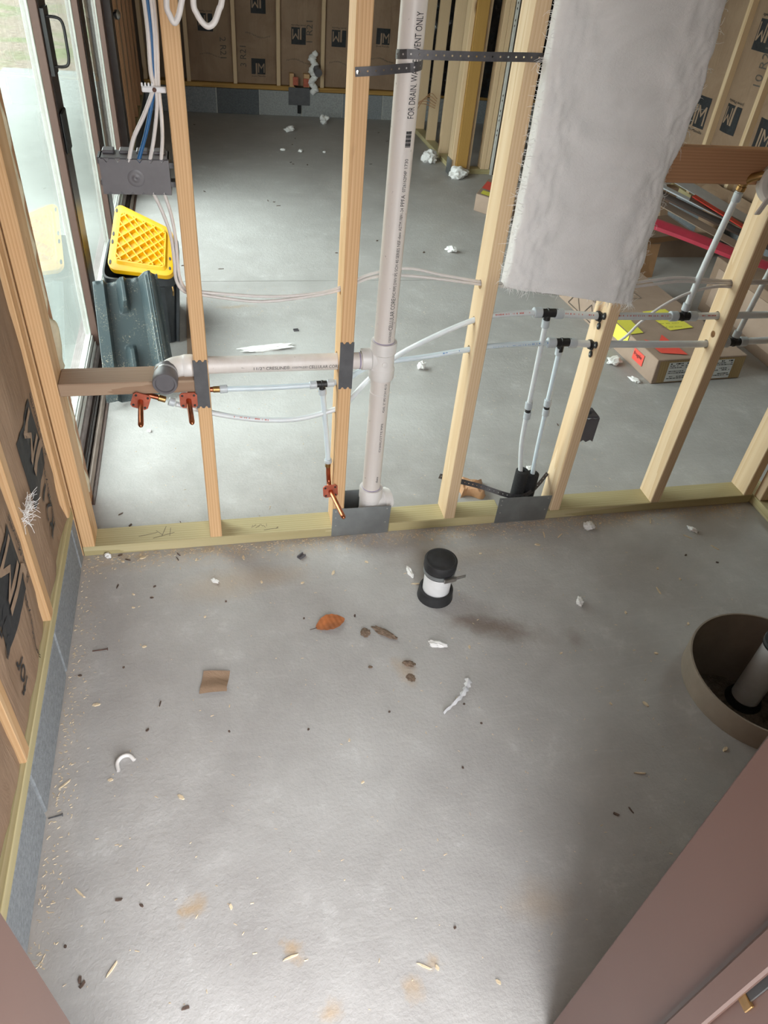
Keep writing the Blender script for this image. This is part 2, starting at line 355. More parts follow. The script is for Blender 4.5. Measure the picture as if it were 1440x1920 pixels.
# ------------------------------------------------------------------ mesh helpers
def wm(o):
    return (wm(o.parent) @ o.matrix_parent_inverse @ o.matrix_basis) if o.parent else o.matrix_basis.copy()
def attach(o, parent):
    if parent is not None:
        o.parent = parent
        o.matrix_parent_inverse = wm(parent).inverted()
    return o
def tag(o, label=None, cat=None, group=None, kind=None):
    if label: o['label'] = label
    if cat: o['category'] = cat
    if group: o['group'] = group
    if kind: o['kind'] = kind
    return o
def thing(name, loc, label=None, cat=None, group=None, kind=None):
    o = bpy.data.objects.new(name, None); COL.objects.link(o)
    o.empty_display_size = 0.05; o.location = loc
    return tag(o, label, cat, group, kind)
def link_mesh(name, me, mat, parent=None, mtx=None, smooth=None):
    o = bpy.data.objects.new(name, me); COL.objects.link(o)
    if mat is not None: me.materials.append(M[mat])
    if mtx is not None: o.matrix_basis = mtx
    if smooth is not None:
        me.shade_smooth(); me.set_sharp_from_angle(angle=math.radians(smooth))
    return attach(o, parent)

class MB:
    def __init__(s): s.v = []; s.f = []
    def add(s, vs, fs):
        n = len(s.v); s.v += [tuple(v) for v in vs]; s.f += [tuple(i + n for i in f) for f in fs]; return s
    def box(s, x0, x1, y0, y1, z0, z1):
        return s.add([(x0,y0,z0),(x1,y0,z0),(x1,y1,z0),(x0,y1,z0),(x0,y0,z1),(x1,y0,z1),(x1,y1,z1),(x0,y1,z1)],
                     [(0,3,2,1),(4,5,6,7),(0,1,5,4),(1,2,6,5),(2,3,7,6),(3,0,4,7)])
    def obox(s, c, ax, h):
        c = Vector(c); a = [Vector(q).normalized() * k for q, k in zip(ax, h)]
        vs = [c + a[0]*i + a[1]*j + a[2]*k for k in (-1, 1) for i, j in ((-1,-1),(1,-1),(1,1),(-1,1))]
        return s.add(vs, [(0,3,2,1),(4,5,6,7),(0,1,5,4),(1,2,6,5),(2,3,7,6),(3,0,4,7)])
    def tube(s, path, r, n=12, caps=True):
        P = [Vector(p) for p in path]; m = len(P)
        R = [r] * m if isinstance(r, (int, float)) else list(r)
        T = [(P[min(i+1, m-1)] - P[max(i-1, 0)]).normalized() for i in range(m)]
        ref = Vector((0, 0, 1)) if abs(T[0].z) < 0.9 else Vector((1, 0, 0))
        nx = T[0].cross(ref).normalized(); vs = []
        for i in range(m):
            nx = (nx - T[i] * nx.dot(T[i])).normalized(); ny = T[i].cross(nx)
            for k in range(n):
                a = 2 * PI * k / n; vs.append(P[i] + (nx * math.cos(a) + ny * math.sin(a)) * R[i])
        fs = [(i*n+k, i*n+(k+1) % n, (i+1)*n+(k+1) % n, (i+1)*n+k) for i in range(m-1) for k in range(n)]
        if caps: fs += [tuple(range(n-1, -1, -1)), tuple((m-1)*n + k for k in range(n))]
        return s.add(vs, fs)
    def lathe(s, base, axis, prof, n=24):
        base = Vector(base); ax = Vector(axis).normalized()
        ref = Vector((0, 0, 1)) if abs(ax.z) < 0.9 else Vector((1, 0, 0))
        nx = ax.cross(ref).normalized(); ny = ax.cross(nx); vs = []
        for (r, h) in prof:
            for k in range(n):
                a = 2 * PI * k / n; vs.append(base + ax * h + (nx * math.cos(a) + ny * math.sin(a)) * max(r, 1e-5))
        m = len(prof)
        fs = [(i*n+k, i*n+(k+1) % n, (i+1)*n+(k+1) % n, (i+1)*n+k) for i in range(m-1) for k in range(n)]
        return s.add(vs, fs)
    def prism(s, pts, d):
        n = len(pts); P = [Vector(p) for p in pts]; d = Vector(d)
        return s.add(P + [p + d for p in P], [tuple(range(n-1, -1, -1)), tuple(range(n, 2*n))] + [(i, (i+1) % n, n+(i+1) % n, n+i) for i in range(n)])
    def grid(s, fn, nu, nv):
        vs = [fn(i / nu, j / nv) for j in range(nv + 1) for i in range(nu + 1)]; w = nu + 1
        return s.add(vs, [(j*w+i, j*w+i+1, (j+1)*w+i+1, (j+1)*w+i) for j in range(nv) for i in range(nu)])
    def build(s, name, mat, parent=None, smooth=None, bev=0.0, origin=None, weld=0.0):
        V = [Vector(v) for v in s.v]
        if origin is None:
            lo = [min(v[i] for v in V) for i in range(3)]; hi = [max(v[i] for v in V) for i in range(3)]
            origin = Vector(((lo[0]+hi[0])/2, (lo[1]+hi[1])/2, lo[2]))
        origin = Vector(origin)
        me = bpy.data.meshes.new(name); me.from_pydata([v - origin for v in V], [], s.f)
        bm = bmesh.new(); bm.from_mesh(me)
        if weld: bmesh.ops.remove_doubles(bm, verts=bm.verts[:], dist=weld)
        if bev: bmesh.ops.bevel(bm, geom=[e for e in bm.edges], offset=bev, segments=1, affect='EDGES')
        bmesh.ops.recalc_face_normals(bm, faces=bm.faces[:])
        bm.to_mesh(me); bm.free(); me.update()
        return link_mesh(name, me, mat, parent, Matrix.Translation(origin), smooth)

def smooth_path(pts, k=6):
    P = [Vector(p) for p in pts]; out = []
    Q = [P[0] * 2 - P[1]] + P + [P[-1] * 2 - P[-2]]
    for i in range(1, len(Q) - 2):
        a, b, c, d = Q[i-1:i+3]
        for j in range(k):
            t = j / k
            out.append(0.5 * ((2*b) + (c-a)*t + (2*a-5*b+4*c-d)*t*t + (3*b-a-3*c+d)*t*t*t))
    out.append(P[-1]); return out

_boards = {}
def board(name, p0, p1, xdir, w, t, mat, parent, bev=0.0025):
    """timber: length along local Z from p0 to p1 (centre line), width w along xdir, thickness t across"""
    p0, p1 = Vector(p0), Vector(p1); z = (p1 - p0); L = z.length; z.normalize()
    x = Vector(xdir); x = (x - z * x.dot(z)).normalized(); y = z.cross(x)
    key = (round(w, 4), round(t, 4), round(L, 3), mat, bev)
    if key not in _boards:
        me = bpy.data.meshes.new(name); bm = bmesh.new()
        bmesh.ops.create_cube(bm, size=1.0)
        for v in bm.verts: v.co = Vector((v.co.x * w, v.co.y * t, (v.co.z + 0.5) * L))
        bmesh.ops.bevel(bm, geom=bm.edges[:], offset=bev, segments=1, affect='EDGES')
        bm.to_mesh(me); bm.free(); me.materials.append(M[mat]); _boards[key] = me
    m = Matrix.Identity(4)
    for i, a in enumerate((x, y, z)):
        for j in range(3): m[j][i] = a[j]
    m.translation = p0
    o = bpy.data.objects.new(name, _boards[key]); COL.objects.link(o); o.matrix_basis = m
    return attach(o, parent)
def vboard(name, x0, x1, y0, y1, z0, z1, mat, parent):
    return board(name, ((x0+x1)/2, (y0+y1)/2, z0), ((x0+x1)/2, (y0+y1)/2, z1), (1, 0, 0), x1-x0, y1-y0, mat, parent)
def xboard(name, x0, x1, y0, y1, z0, z1, mat, parent):
    return board(name, (x0, (y0+y1)/2, (z0+z1)/2), (x1, (y0+y1)/2, (z0+z1)/2), (0, 1, 0), y1-y0, z1-z0, mat, parent)
def yboard(name, x0, x1, y0, y1, z0, z1, mat, parent):
    return board(name, ((x0+x1)/2, y0, (z0+z1)/2), ((x0+x1)/2, y1, (z0+z1)/2), (1, 0, 0), x1-x0, z1-z0, mat, parent)
def bore(o, holes):
    """cut round holes along world x through a stud: (y, z, r)"""
    o.data = o.data.copy(); cut = MB()
    x = wm(o).translation.x
    for (y, z, r) in holes: cut.tube([(x - 0.06, y, z), (x + 0.06, y, z)], r, 16)
    c = cut.build('bit', None)
    md = o.modifiers.new('b', 'BOOLEAN'); md.operation = 'DIFFERENCE'; md.object = c; md.solver = 'EXACT'
    dg = bpy.context.evaluated_depsgraph_get(); dg.update()
    me = bpy.data.meshes.new_from_object(o.evaluated_get(dg))
    o.modifiers.clear(); o.data = me
    bpy.data.objects.remove(c)

# ------------------------------------------------------------------ lettering
_tc = {}
def text2d(body, thr=0.12):
    """filled glyph triangles of a text, x in 0..1 across its length and y in 0..1 over cap height, plus aspect"""
    if body in _tc: return _tc[body]
    cu = bpy.data.curves.new('t', 'FONT'); cu.body = body; cu.size = 1.0; cu.resolution_u = 3
    o = bpy.data.objects.new('t', cu); COL.objects.link(o)
    dg = bpy.context.evaluated_depsgraph_get(); dg.update()
    me = o.evaluated_get(dg).to_mesh()
    bm = bmesh.new(); bm.from_mesh(me)
    bmesh.ops.triangulate(bm, faces=bm.faces[:])
    for _ in range(2):
        es = [e for e in bm.edges if e.calc_length() > 0.45]
        if es: bmesh.ops.subdivide_edges(bm, edges=es, cuts=1); bmesh.ops.triangulate(bm, faces=bm.faces[:])
    V = [v.co.copy() for v in bm.verts]; bm.verts.index_update(); F = [tuple(v.index for v in f.verts) for f in bm.faces]
    bm.free(); bpy.data.objects.remove(o); bpy.data.curves.remove(cu)
    x0 = min(v.x for v in V); x1 = max(v.x for v in V)
    y1 = 0.70
    _tc[body] = ([((v.x - x0) / (x1 - x0), v.y / y1) for v in V], F, (x1 - x0) / y1)
    return _tc[body]
def text_on(mb, body, fn, length, height):
    """fn(a, b) maps metres along / up the line to a point"""
    V, F, _ = text2d(body); mb.add([fn(x * length, y * height) for x, y in V], F); return mb
def flat_text(name, body, o, du, dv, length, height, mat, parent):
    o, du, dv = Vector(o), Vector(du).normalized(), Vector(dv).normalized()
    return text_on(MB(), body, lambda a, b: o + du * a + dv * b, length, height).build(name, mat, parent)

# ================================================================== THE SETTING
LX = -0.802                 # room face of the left outside wall
FY = 6.15                   # room face of the far outside wall
RX = 3.20                   # room face of the right outside wall
PIT = (1.157, -0.813, 0.2257)

def make_floor():
    bm = bmesh.new()
    out = [bm.verts.new(p) for p in ((-0.97, -1.80, 0), (3.36, -1.80, 0), (3.36, 2.162, 0), (-0.97, 2.162, 0))]
    ring = [bm.verts.new((PIT[0] + PIT[2] * math.cos(2*PI*k/48), PIT[1] + PIT[2] * math.sin(2*PI*k/48), 0)) for k in range(48)]
    es = [bm.edges.new((out[i], out[(i+1) % 4])) for i in range(4)] + [bm.edges.new((ring[i], ring[(i+1) % 48])) for i in range(48)]
    bmesh.ops.triangle_fill(bm, edges=es, use_beauty=True)
    for f in bm.faces[:]:
        c = f.calc_center_median()
        if math.hypot(c.x - PIT[0], c.y - PIT[1]) < PIT[2] * 0.9: bm.faces.remove(f)
    low = [bm.verts.new(v.co - Vector((0, 0, 0.12))) for v in ring]
    for i in range(48): bm.faces.new((ring[i], low[i], low[(i+1) % 48], ring[(i+1) % 48]))
    lo2 = [bm.verts.new(v.co - Vector((0, 0, 0.12))) for v in out]
    for i in range(4): bm.faces.new((out[i], lo2[i], lo2[(i+1) % 4], out[(i+1) % 4]))
    bmesh.ops.recalc_face_normals(bm, faces=bm.faces[:])
    me = bpy.data.meshes.new('floor'); bm.to_mesh(me); bm.free()
    return link_mesh('floor', me, 'slab')
floor = tag(make_floor(), 'grey trowelled concrete floor slab with stains and wood dust', kind='structure')
MB().box(-0.97, 3.36, 2.168, 6.32, -0.12, 0).build('slab', 'slab', floor, origin=(0, 0, 0))
MB().box(-0.97, 3.36, 2.160, 2.170, -0.12, -0.004).build('control_joint', 'mortar', floor)
tag(MB().box(-1.02, 3.42, -1.66, 6.36, 2.5, 2.56).build('ceiling', 'roof'), 'board ceiling above the framed rooms', kind='structure')
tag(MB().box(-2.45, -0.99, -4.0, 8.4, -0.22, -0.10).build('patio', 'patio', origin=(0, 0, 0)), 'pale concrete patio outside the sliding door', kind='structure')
tag(MB().box(-30, 30, -30, 40, -0.5, -0.222).build('ground', 'ground', origin=(0, 0, 0)), 'bare ground with leaf litter beyond the patio', kind='structure')
MB_step = MB().box(-1.2, 3.4, -4.0, -1.81, -0.22, -0.06)
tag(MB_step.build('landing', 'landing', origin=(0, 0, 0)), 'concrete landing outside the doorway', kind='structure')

# ---------------------------------------------------------------- kraft faced insulation batts
def kraft_batt(parent, O, U, N, w, z0, z1, recess, bulge, seed, prints=(), nu=14, nv=40):
    O, U, N = Vector(O), Vector(U), Vector(N); Vv = Vector((0, 0, 1)); h = z1 - z0
    def surf(u, v, lift=0.0):
        a = max(0.0, min(1.0, u / w)); b = v / h
        d = -recess + bulge * (math.sin(PI * a) ** 0.55 if 0 < a < 1 else 0) * min(1, 6 * max(0, b) + 0.15)
        d += 0.007 * noise.noise(Vector((u * 9, v * 2.2, seed))) + 0.004 * noise.noise(Vector((u * 26, v * 7, seed + 9)))
        d += 0.012 * noise.noise(Vector((u * 4, v * 12, seed + 3))) * max(0, 1 - b * 6)
        return O + U * u + Vv * (z0 + v) + N * (d + lift)
    mb = MB().grid(lambda a, b: surf(a * w, b * h), nu, nv)
    bt = mb.build('insulation_batt', 'kraft', parent, smooth=60)
    dark, lite = MB(), MB()
    lines = MB()
    for pr in prints:
        kind, u, v, s, rot = pr[:5]
        c, sn = math.cos(rot), math.sin(rot)
        def at(a, b, lift, u=u, v=v, c=c, sn=sn): return surf(u + a * c - b * sn, v + a * sn + b * c, lift)
        if kind == 'JM':
            dark.grid(lambda a, b: at((a - 0.5) * s, (b - 0.5) * s, 0.0022), 8, 8)
            text_on(lite, 'J', lambda a, b: at(a - 0.36 * s, b - 0.40 * s, 0.0044), 0.28 * s, 0.62 * s)
            text_on(lite, 'M', lambda a, b: at(a - 0.02 * s, b - 0.40 * s, 0.0044), 0.46 * s, 0.62 * s)
            text_on(dark, 'Johns Manville', lambda a, b: at(a - 0.5 * s, b - 0.66 * s, 0.003), s, 0.10 * s)
        elif kind == 'wave':
            L = s * 1.6
            text_on(lines, pr[5], lambda a, b: at(a - L / 2, b + 0.02 * s * 6 * math.sin(a / L * 5), 0.003), L, 0.11 * s)
        else:
            tw = text2d(kind)[2] * s
            text_on(lines, kind, lambda a, b: at(a - tw / 2, b - s / 2, 0.003), tw, s)
    if dark.v: dark.build('logo_print', 'ink', bt)
    if lite.v: lite.build('logo_letters', 'kraftprint', bt)
    if lines.v: lines.build('printed_text', 'inkgrey' if recess > 0.03 else 'ink', bt)
    return bt
FF = 'Formaldehyde-free'

# ---------------------------------------------------------------- left outside wall
wl = thing('wall_left', (LX, -0.6, 0), 'left block and stud wall with brown kraft faced insulation', kind='structure')
MB().box(-0.94, LX - 0.006, -1.51, 0.0, 0, 0.168).build('mortar_bed', 'mortar', wl)
ys = [0.0, -0.064, -0.471, -0.877, -1.283, -1.51]
for a, b in zip(ys[1:], ys[:-1]):
    MB().box(-0.93, LX, a + 0.005, b - 0.005, 0.003, 0.166).build('block', 'block', wl, bev=0.003)
yboard('sill_plate', -0.942, LX, -1.51, 0.0, 0.1695, 0.2076, 'treated', wl)
for y in (-0.054, -0.460, -0.867, -1.273):
    vboard('stud', -0.942, LX, y, y + 0.038, 0.208, 2.42, 'fir', wl)
MB().box(-0.96, -0.944, -1.64, 0.33, 0.0, 2.5).build('sheathing', 'sheath', wl)
kraft_batt(wl, (LX, -0.42, 0), (0, 1, 0), (1, 0, 0), 0.364, 0.21, 2.42, 0.015, 0.016, 1.3,
           [('JM', 0.19, 0.36, 0.20, PI/2), ('R21', 0.205, 0.16, 0.075, PI/2), ('wave', 0.27, 0.20, 0.17, PI/2, FF), ('JM', 0.17, 0.95, 0.19, PI/2)])
kraft_batt(wl, (LX, -0.828, 0), (0, 1, 0), (1, 0, 0), 0.366, 0.21, 2.42, 0.015, 0.016, 5.1,
           [('JM', 0.19, 0.30, 0.20, PI/2), ('wave', 0.27, 0.13, 0.17, PI/2, FF), ('for', 0.12, 0.10, 0.06, PI/2), ('3 R21', 0.10, 0.30, 0.06, PI/2)])
kraft_batt(wl, (LX, -1.235, 0), (0, 1, 0), (1, 0, 0), 0.366, 0.21, 2.42, 0.015, 0.016, 8.4, [('JM', 0.19, 0.5, 0.20, PI/2)])
# end stud and jack stud by the sliding door, with spray foam in the gap
vboard('stud', -0.942, LX, 0.0, 0.038, 0.0, 2.42, 'fir', wl)
vboard('jack_stud', -0.942, -0.800, 0.275, 0.313, 0.0, 2.06, 'oldboard', wl)
vboard('filler_board', -0.942, -0.806, 0.05, 0.27, 0.0, 2.06, 'weathered', wl)
fo = MB()
pts = [(-0.803 + 0.004 * math.sin(k * 2.3), 0.262 + 0.006 * math.sin(k * 1.7), 0.06 + k * 0.05) for k in range(38)]
fo.tube(smooth_path(pts, 3), [0.008 + 0.007 * abs(noise.noise(Vector((0, 0, i * 0.23)))) + (0.012 if 28 < i < 38 else 0) for i in range(112)], 8)
fo.build('foam_bead', 'foamyellow', wl, smooth=80)
# wall above and beyond the sliding door
xboard_z = 2.06
yboard('header', -0.942, LX, 0.275, 3.80, 2.06, 2.30, 'fir', wl)
MB().box(-0.96, -0.944, 0.275, 3.76, 2.06, 2.5).build('sheathing', 'sheath', wl)
MB().box(-0.96, -0.944, 3.76, 6.30, 0.0, 2.5).build('sheathing', 'sheath', wl)
for y, xf in ((3.86, -0.83), (3.915, -0.802), (3.96, -0.815), (4.03, -0.802), (4.10, -0.802), (4.50, -0.802), (4.91, -0.802), (5.31, -0.802), (5.72, -0.802)):
    vboard('stud', -0.942, xf, y, y + 0.038, 0.208, 2.42, 'oldboard', wl)
yboard('sill_plate', -0.942, LX, 3.80, 6.15, 0.1695, 0.2076, 'treated', wl)
for k in range(6):
    MB().box(-0.94, LX, 3.805 + k*0.4064, 3.795 + min((k+1)*0.4064, 2.35), 0, 0.168).build('block', 'blockdark', wl)
kraft_batt(wl, (LX, 4.14, 0), (0, 1, 0), (1, 0, 0), 0.36, 0.21, 2.42, 0.04, 0.03, 2.2, nu=8, nv=20)
kraft_batt(wl, (LX, 4.54, 0), (0, 1, 0), (1, 0, 0), 0.37, 0.21, 2.42, 0.04, 0.03, 3.2, nu=8, nv=20)
kraft_batt(wl, (LX, 4.95, 0), (0, 1, 0), (1, 0, 0), 0.36, 0.21, 2.42, 0.04, 0.03, 4.2, nu=8, nv=20)
kraft_batt(wl, (LX, 5.35, 0), (0, 1, 0), (1, 0, 0), 0.37, 0.21, 2.42, 0.04, 0.03, 6.2, nu=8, nv=20)

# ---------------------------------------------------------------- far outside wall
wf = thing('wall_far', (1.0, FY, 0), 'far block and stud wall with dark kraft faced insulation', kind='structure')
MB().box(-0.96, 3.30, FY + 0.006, FY + 0.14, 0, 0.215).build('mortar_bed', 'mortar', wf)
for k in range(-2, 9):
    a = -0.149 + k * 0.4064 - 0.001; b = a + 0.4064
    m = {0: 'blockdark', -1: 'block', -2: 'block'}.get(k, 'blocklight' if k % 3 else 'block')
    MB().box(max(a + 0.005, -0.95), b - 0.005, FY, FY + 0.13, 0.0, 0.215).build('block', m, wf, bev=0.003)
xboard('sill_plate', -0.80, 0.60, FY, FY + 0.14, 0.218, 0.256, 'golden', wf)
xboard('sill_plate', 0.80, 3.18, FY, FY + 0.14, 0.218, 0.256, 'golden', wf)
sx = [-0.80, -0.41, 0.018, 0.425, 0.845, 1.26, 1.66, 2.07, 2.47, 2.88]
for x in sx: vboard('stud', x, x + 0.036, FY, FY + 0.14, 0.257, 2.42, 'spruce', wf)
MB().box(-0.96, 3.34, FY + 0.145, FY + 0.16, 0, 2.5).build('sheathing', 'sheath', wf)
FP = [
    (-0.372, 0.388, [('JM', 0.16, 0.47, 0.135, PI), ('2 R21', 0.31, 0.28, 0.055, -PI/2), ('wave', 0.20, 0.21, 0.13, 0, FF)]),
    (0.056, 0.367, [('JM', 0.20, 0.145, 0.13, 0), ('JM', 0.21, 0.63, 0.135, PI), ('3 R21', 0.06, 0.22, 0.055, PI/2), ('wave', 0.20, 0.40, 0.14, PI, FF)]),
    (0.463, 0.38, [('JM', 0.17, 0.41, 0.135, PI), ('1 R21', 0.27, 0.45, 0.06, PI/2), ('wave', 0.17, 0.20, 0.14, 0, FF), ('10', 0.27, 0.78, 0.06, PI/2)]),
    (0.883, 0.375, [('JM', 0.13, 0.41, 0.135, PI), ('wave', 0.16, 0.20, 0.14, 0, FF)]),
    (1.298, 0.36, [('JM', 0.14, 0.45, 0.13, 0), ('wave', 0.15, 0.25, 0.14, 0, FF)]),
]
for i, (x, w, pr) in enumerate(FP):
    kraft_batt(wf, (x, FY, 0), (1, 0, 0), (0, -1, 0), w, 0.26, 2.42, 0.045, 0.036, 11.0 + i * 3, pr)
MB().grid(lambda a, b: (1.70 + a * 1.48, FY - 0.045 + 0.035 * noise.noise(Vector((a * 14, b * 16, 1))) + 0.02 * noise.noise(Vector((a * 40, b * 40, 4))), 0.25 + b * 2.2), 60, 80).build('plastic_sheet', 'blackpoly', wf, smooth=60)
# rough-in torn into the far wall
MB().box(0.536, 0.742, FY - 0.012, FY - 0.004, 0.10, 0.25).build('cover_plate', 'guard', wf)
MB().box(0.545, 0.585, FY - 0.03, FY + 0.05, 0.26, 0.37).build('wood_block', 'fir', wf)
MB().box(0.68, 0.735, FY - 0.03, FY + 0.05, 0.26, 0.37).build('wood_block', 'fir', wf)
MB().box(0.575, 0.625, FY - 0.045, FY - 0.035, 0.275, 0.345).build('copper_flange', 'flange', wf)
MB().box(0.675, 0.725, FY - 0.045, FY - 0.035, 0.265, 0.335).build('copper_flange', 'flange', wf)
dl = MB().lathe((0.79, FY + 0.02, 0.44), (0.1, -1, -0.25), [(0.032, 0), (0.032, 0.10), (0.036, 0.10), (0.036, 0.16), (0.0, 0.162)], 18)
dl.build('drain_stub', 'bluegrey', wf, smooth=40)
fw = MB()
for k in range(16):
    p = Vector((0.77 + 0.02 * math.sin(k * 1.3), FY - 0.03, 0.225 + k * 0.021)); fw.lathe(p - Vector((0, 0, 0.03)), (0.2 * math.sin(k), 0.2, 1), [(0.001, 0), (0.028 + 0.012 * abs(math.sin(k * 2.1)), 0.02), (0.03, 0.04), (0.001, 0.062)], 8)
fw.build('loose_fibreglass', 'fluff', wf, smooth=80)
MB().tube([(0.64, FY - 0.01, 0.10), (0.64, FY - 0.015, 0.03)], 0.018, 10).build('pipe_sleeve', 'foamblack', wf)

# ---------------------------------------------------------------- right outside wall
wr = thing('wall_right', (RX, 1.5, 0), 'right outside stud wall with printed kraft insulation', kind='structure')
MB().box(RX + 0.005, RX + 0.14, -1.62, 6.14, 0, 0.168).build('block_course', 'block', wr)
yboard('sill_plate', RX, RX + 0.14, -1.62, 6.14, 0.1695, 0.2076, 'treated', wr)
for y in (5.30, 4.90, 4.49, 4.085, 3.68, 3.265, 2.862, 2.455, 2.05, 1.645):
    vboard('stud', RX, RX + 0.14, y - 0.038, y, 0.208, 2.42, 'spruce', wr)
MB().box(RX + 0.145, RX + 0.16, 1.2, 6.30, 0, 2.5).build('sheathing', 'sheath', wr)
MB().box(RX + 0.145, RX + 0.16, -1.64, 0.34, 0, 2.5).build('sheathing', 'sheath', wr)
MB().box(RX + 0.145, RX + 0.16, -1.0, 1.2, 0, 1.28).build('sheathing', 'sheath', wr)
MB().box(RX + 0.145, RX + 0.16, -1.0, 1.2, 2.15, 2.5).build('sheathing', 'sheath', wr)
for i, y in enumerate((3.68, 3.265, 2.862, 2.455, 2.05)):
    pr = [[('JM', 0.2, 0.5, 0.2, 0)],
          [('JM', 0.17, 0.53, 0.17, PI), ('wave', 0.10, 0.33, 0.16, PI, FF), ('JM', 0.22, 1.02, 0.17, PI), ('10 R21', 0.30, 0.86, 0.06, PI/2)],
          [('JM', 0.15, 0.52, 0.18, 0), ('R21', 0.13, 0.36, 0.075, PI/2), ('JM', 0.17, 1.00, 0.18, PI), ('wave', 0.18, 0.76, 0.16, PI, FF), ('R21', 0.28, 1.22, 0.07, PI/2)],
          [('R21', 0.09, 0.66, 0.075, PI/2), ('JM', 0.20, 0.44, 0.18, PI), ('5', 0.07, 0.44, 0.075, PI/2), ('wave', 0.2, 0.8, 0.16, PI, FF)],
          []][i]
    y1 = y - 0.038
    kraft_batt(wr, (RX, y1, 0), (0, -1, 0), (-1, 0, 0), 0.365, 0.215, 2.42, 0.045, 0.035, 31.0 + i * 2, pr)
sg = MB().grid(lambda a, b: (RX - 0.05 - 0.10 * math.sin(PI * b) * (0.6 + 0.4 * math.sin(a * 9)) + 0.03 * noise.noise(Vector((a * 9, b * 7, 2))), 2.0 + a * 0.95, 0.21 + b * 0.17), 26, 12)
sg.build('sagging_kraft_edge', 'kraft', wr, smooth=70)
w1 = thing('added_light_window', (RX + 0.15, 0.75, 1.28), 'unseen framed window opening added to light the right side', kind='structure')  # out of view, put in to let daylight reach the right side
for nm, bx in (('jamb', (RX, RX+0.15, 0.34, 0.38, 1.28, 2.15)), ('jamb', (RX, RX+0.15, 1.16, 1.2, 1.28, 2.15)), ('sill', (RX, RX+0.15, 0.38, 1.16, 1.28, 1.32)), ('head', (RX, RX+0.15, 0.38, 1.16, 2.11, 2.15))):
    MB().box(*bx).build(nm, 'doorbrown', w1)
MB().box(RX + 0.09, RX + 0.096, 0.38, 1.16, 1.32, 2.11).build('pane', 'glass', w1)

# ---------------------------------------------------------------- near wall and the doorway the picture is taken from
wn = thing('wall_near', (1.5, -1.55, 0), 'near outside wall around the open doorway', kind='structure')
MB().box(-0.96, -0.614, -1.66, -1.52, 0, 2.5).build('wall_panel', 'sheath', wn)
MB().box(0.243, 3.34, -1.66, -1.52, 0, 2.5).build('wall_panel', 'sheath', wn)
MB().box(-0.614, 0.243, -1.66, -1.52, 2.14, 2.5).build('wall_panel', 'sheath', wn)
d2 = thing('door_2', (-0.17, -1.6, 0), 'brown painted jambs of the open doorway', kind='structure')
MB().box(-0.612, -0.572, -1.80, -1.500, 0.0, 2.14).build('jamb', 'jamb', d2, bev=0.003)
MB().box(0.200, 0.241, -1.80, -1.500, 0.0, 2.14).build('jamb', 'jamb', d2, bev=0.003)
MB().box(-0.572, 0.200, -1.80, -1.500, 2.10, 2.14).build('head_jamb', 'jamb', d2)
MB().box(0.189, 0.200, -1.660, -1.629, 0.0, 2.10).build('door_stop', 'jamb', d2, bev=0.003)
MB().box(0.1965, 0.200, -1.629, -1.623, 0.0, 2.10).build('weather_strip', 'browntrim', d2)
lf_ = MB().box(-0.614, -0.572, -2.57, -1.815, 0.01, 2.09).build('added_light_blocker', 'jamb', d2, bev=0.003)  # unseen leaf added outside to block light coming from the left
MB().lathe((-0.572, -2.50, 0.98), (1, 0, 0), [(0.012, 0), (0.012, 0.03), (0.026, 0.034), (0.028, 0.055), (0.0, 0.062)], 16).build('added_knob', 'steel', lf_, smooth=35)
q = (0.2, -1.657, 0.818)
MB().box(0.197, 0.200, q[1] - 0.012, q[1] + 0.012, q[2] - 0.05, q[2] + 0.02).build('strike_plate', 'black', d2, bev=0.001)
MB().box(0.1955, 0.200, q[1] - 0.017, q[1] + 0.014, q[2] - 0.07, q[2] - 0.05).build('strike_rim', 'brass', d2, bev=0.001)

# ---------------------------------------------------------------- partition of open studs across the middle
wp = thing('wall_middle', (0.4, 0.045, 0), 'open stud partition carrying the plumbing and wiring', kind='structure')
xboard('sole_plate', LX + 0.002, 0.060, 0.0, 0.089, 0.0, 0.038, 'treated', wp)
xboard('sole_plate', 0.205, 0.625, 0.0, 0.089, 0.0, 0.038, 'treated', wp)
xboard('sole_plate', 0.775, 1.666, 0.0, 0.089, 0.0, 0.038, 'treated', wp)
stA = vboard('stud', -0.799, -0.761, 0.0, 0.089, 0.038, 2.42, 'fir', wp)
SB = [(-0.4015, 'fir'), (0.0045, 'fir'), (0.406, 'spruce'), (0.809, 'spruce'), (1.2195, 'spruce'), (1.624, 'spruce')]
st = [vboard('stud', x, x + 0.038, 0.0, 0.089, 0.038, 2.42, m, wp) for x, m in SB]
bore(st[0], [(0.045, 0.865, 0.012), (0.048, 0.651, 0.028), (0.045, 0.494, 0.011)])
bore(st[1], [(0.045, 0.868, 0.012), (0.048, 0.651, 0.028), (0.045, 0.579, 0.011), (0.045, 0.485, 0.011)])
bore(st[2], [(0.045, 0.882, 0.013), (0.045, 0.771, 0.013), (0.045, 0.678, 0.013)])
bore(st[3], [(0.045, 0.778, 0.0145), (0.045, 0.684, 0.0145), (0.045, 0.86, 0.012)])
bore(st[4], [(0.045, 0.876, 0.014), (0.045, 0.772, 0.0145), (0.045, 0.674, 0.0145), (0.030, 0.716, 0.011)])
bore(st[5], [(0.045, 0.876, 0.014), (0.045, 0.772, 0.0145), (0.045, 0.681, 0.0145)])
xboard('blocking', -0.760, -0.403, 0.0, 0.089, 0.592, 0.630, 'weathered', wp)
board('blocking', (0.848, 0.035, 1.2175), (1.219, 0.035, 1.2175), (0, 0, 1), 0.089, 0.038, 'oldboard', wp)
xboard('top_plate', LX, 1.70, 0.0, 0.089, 2.42, 2.46, 'spruce', wp)
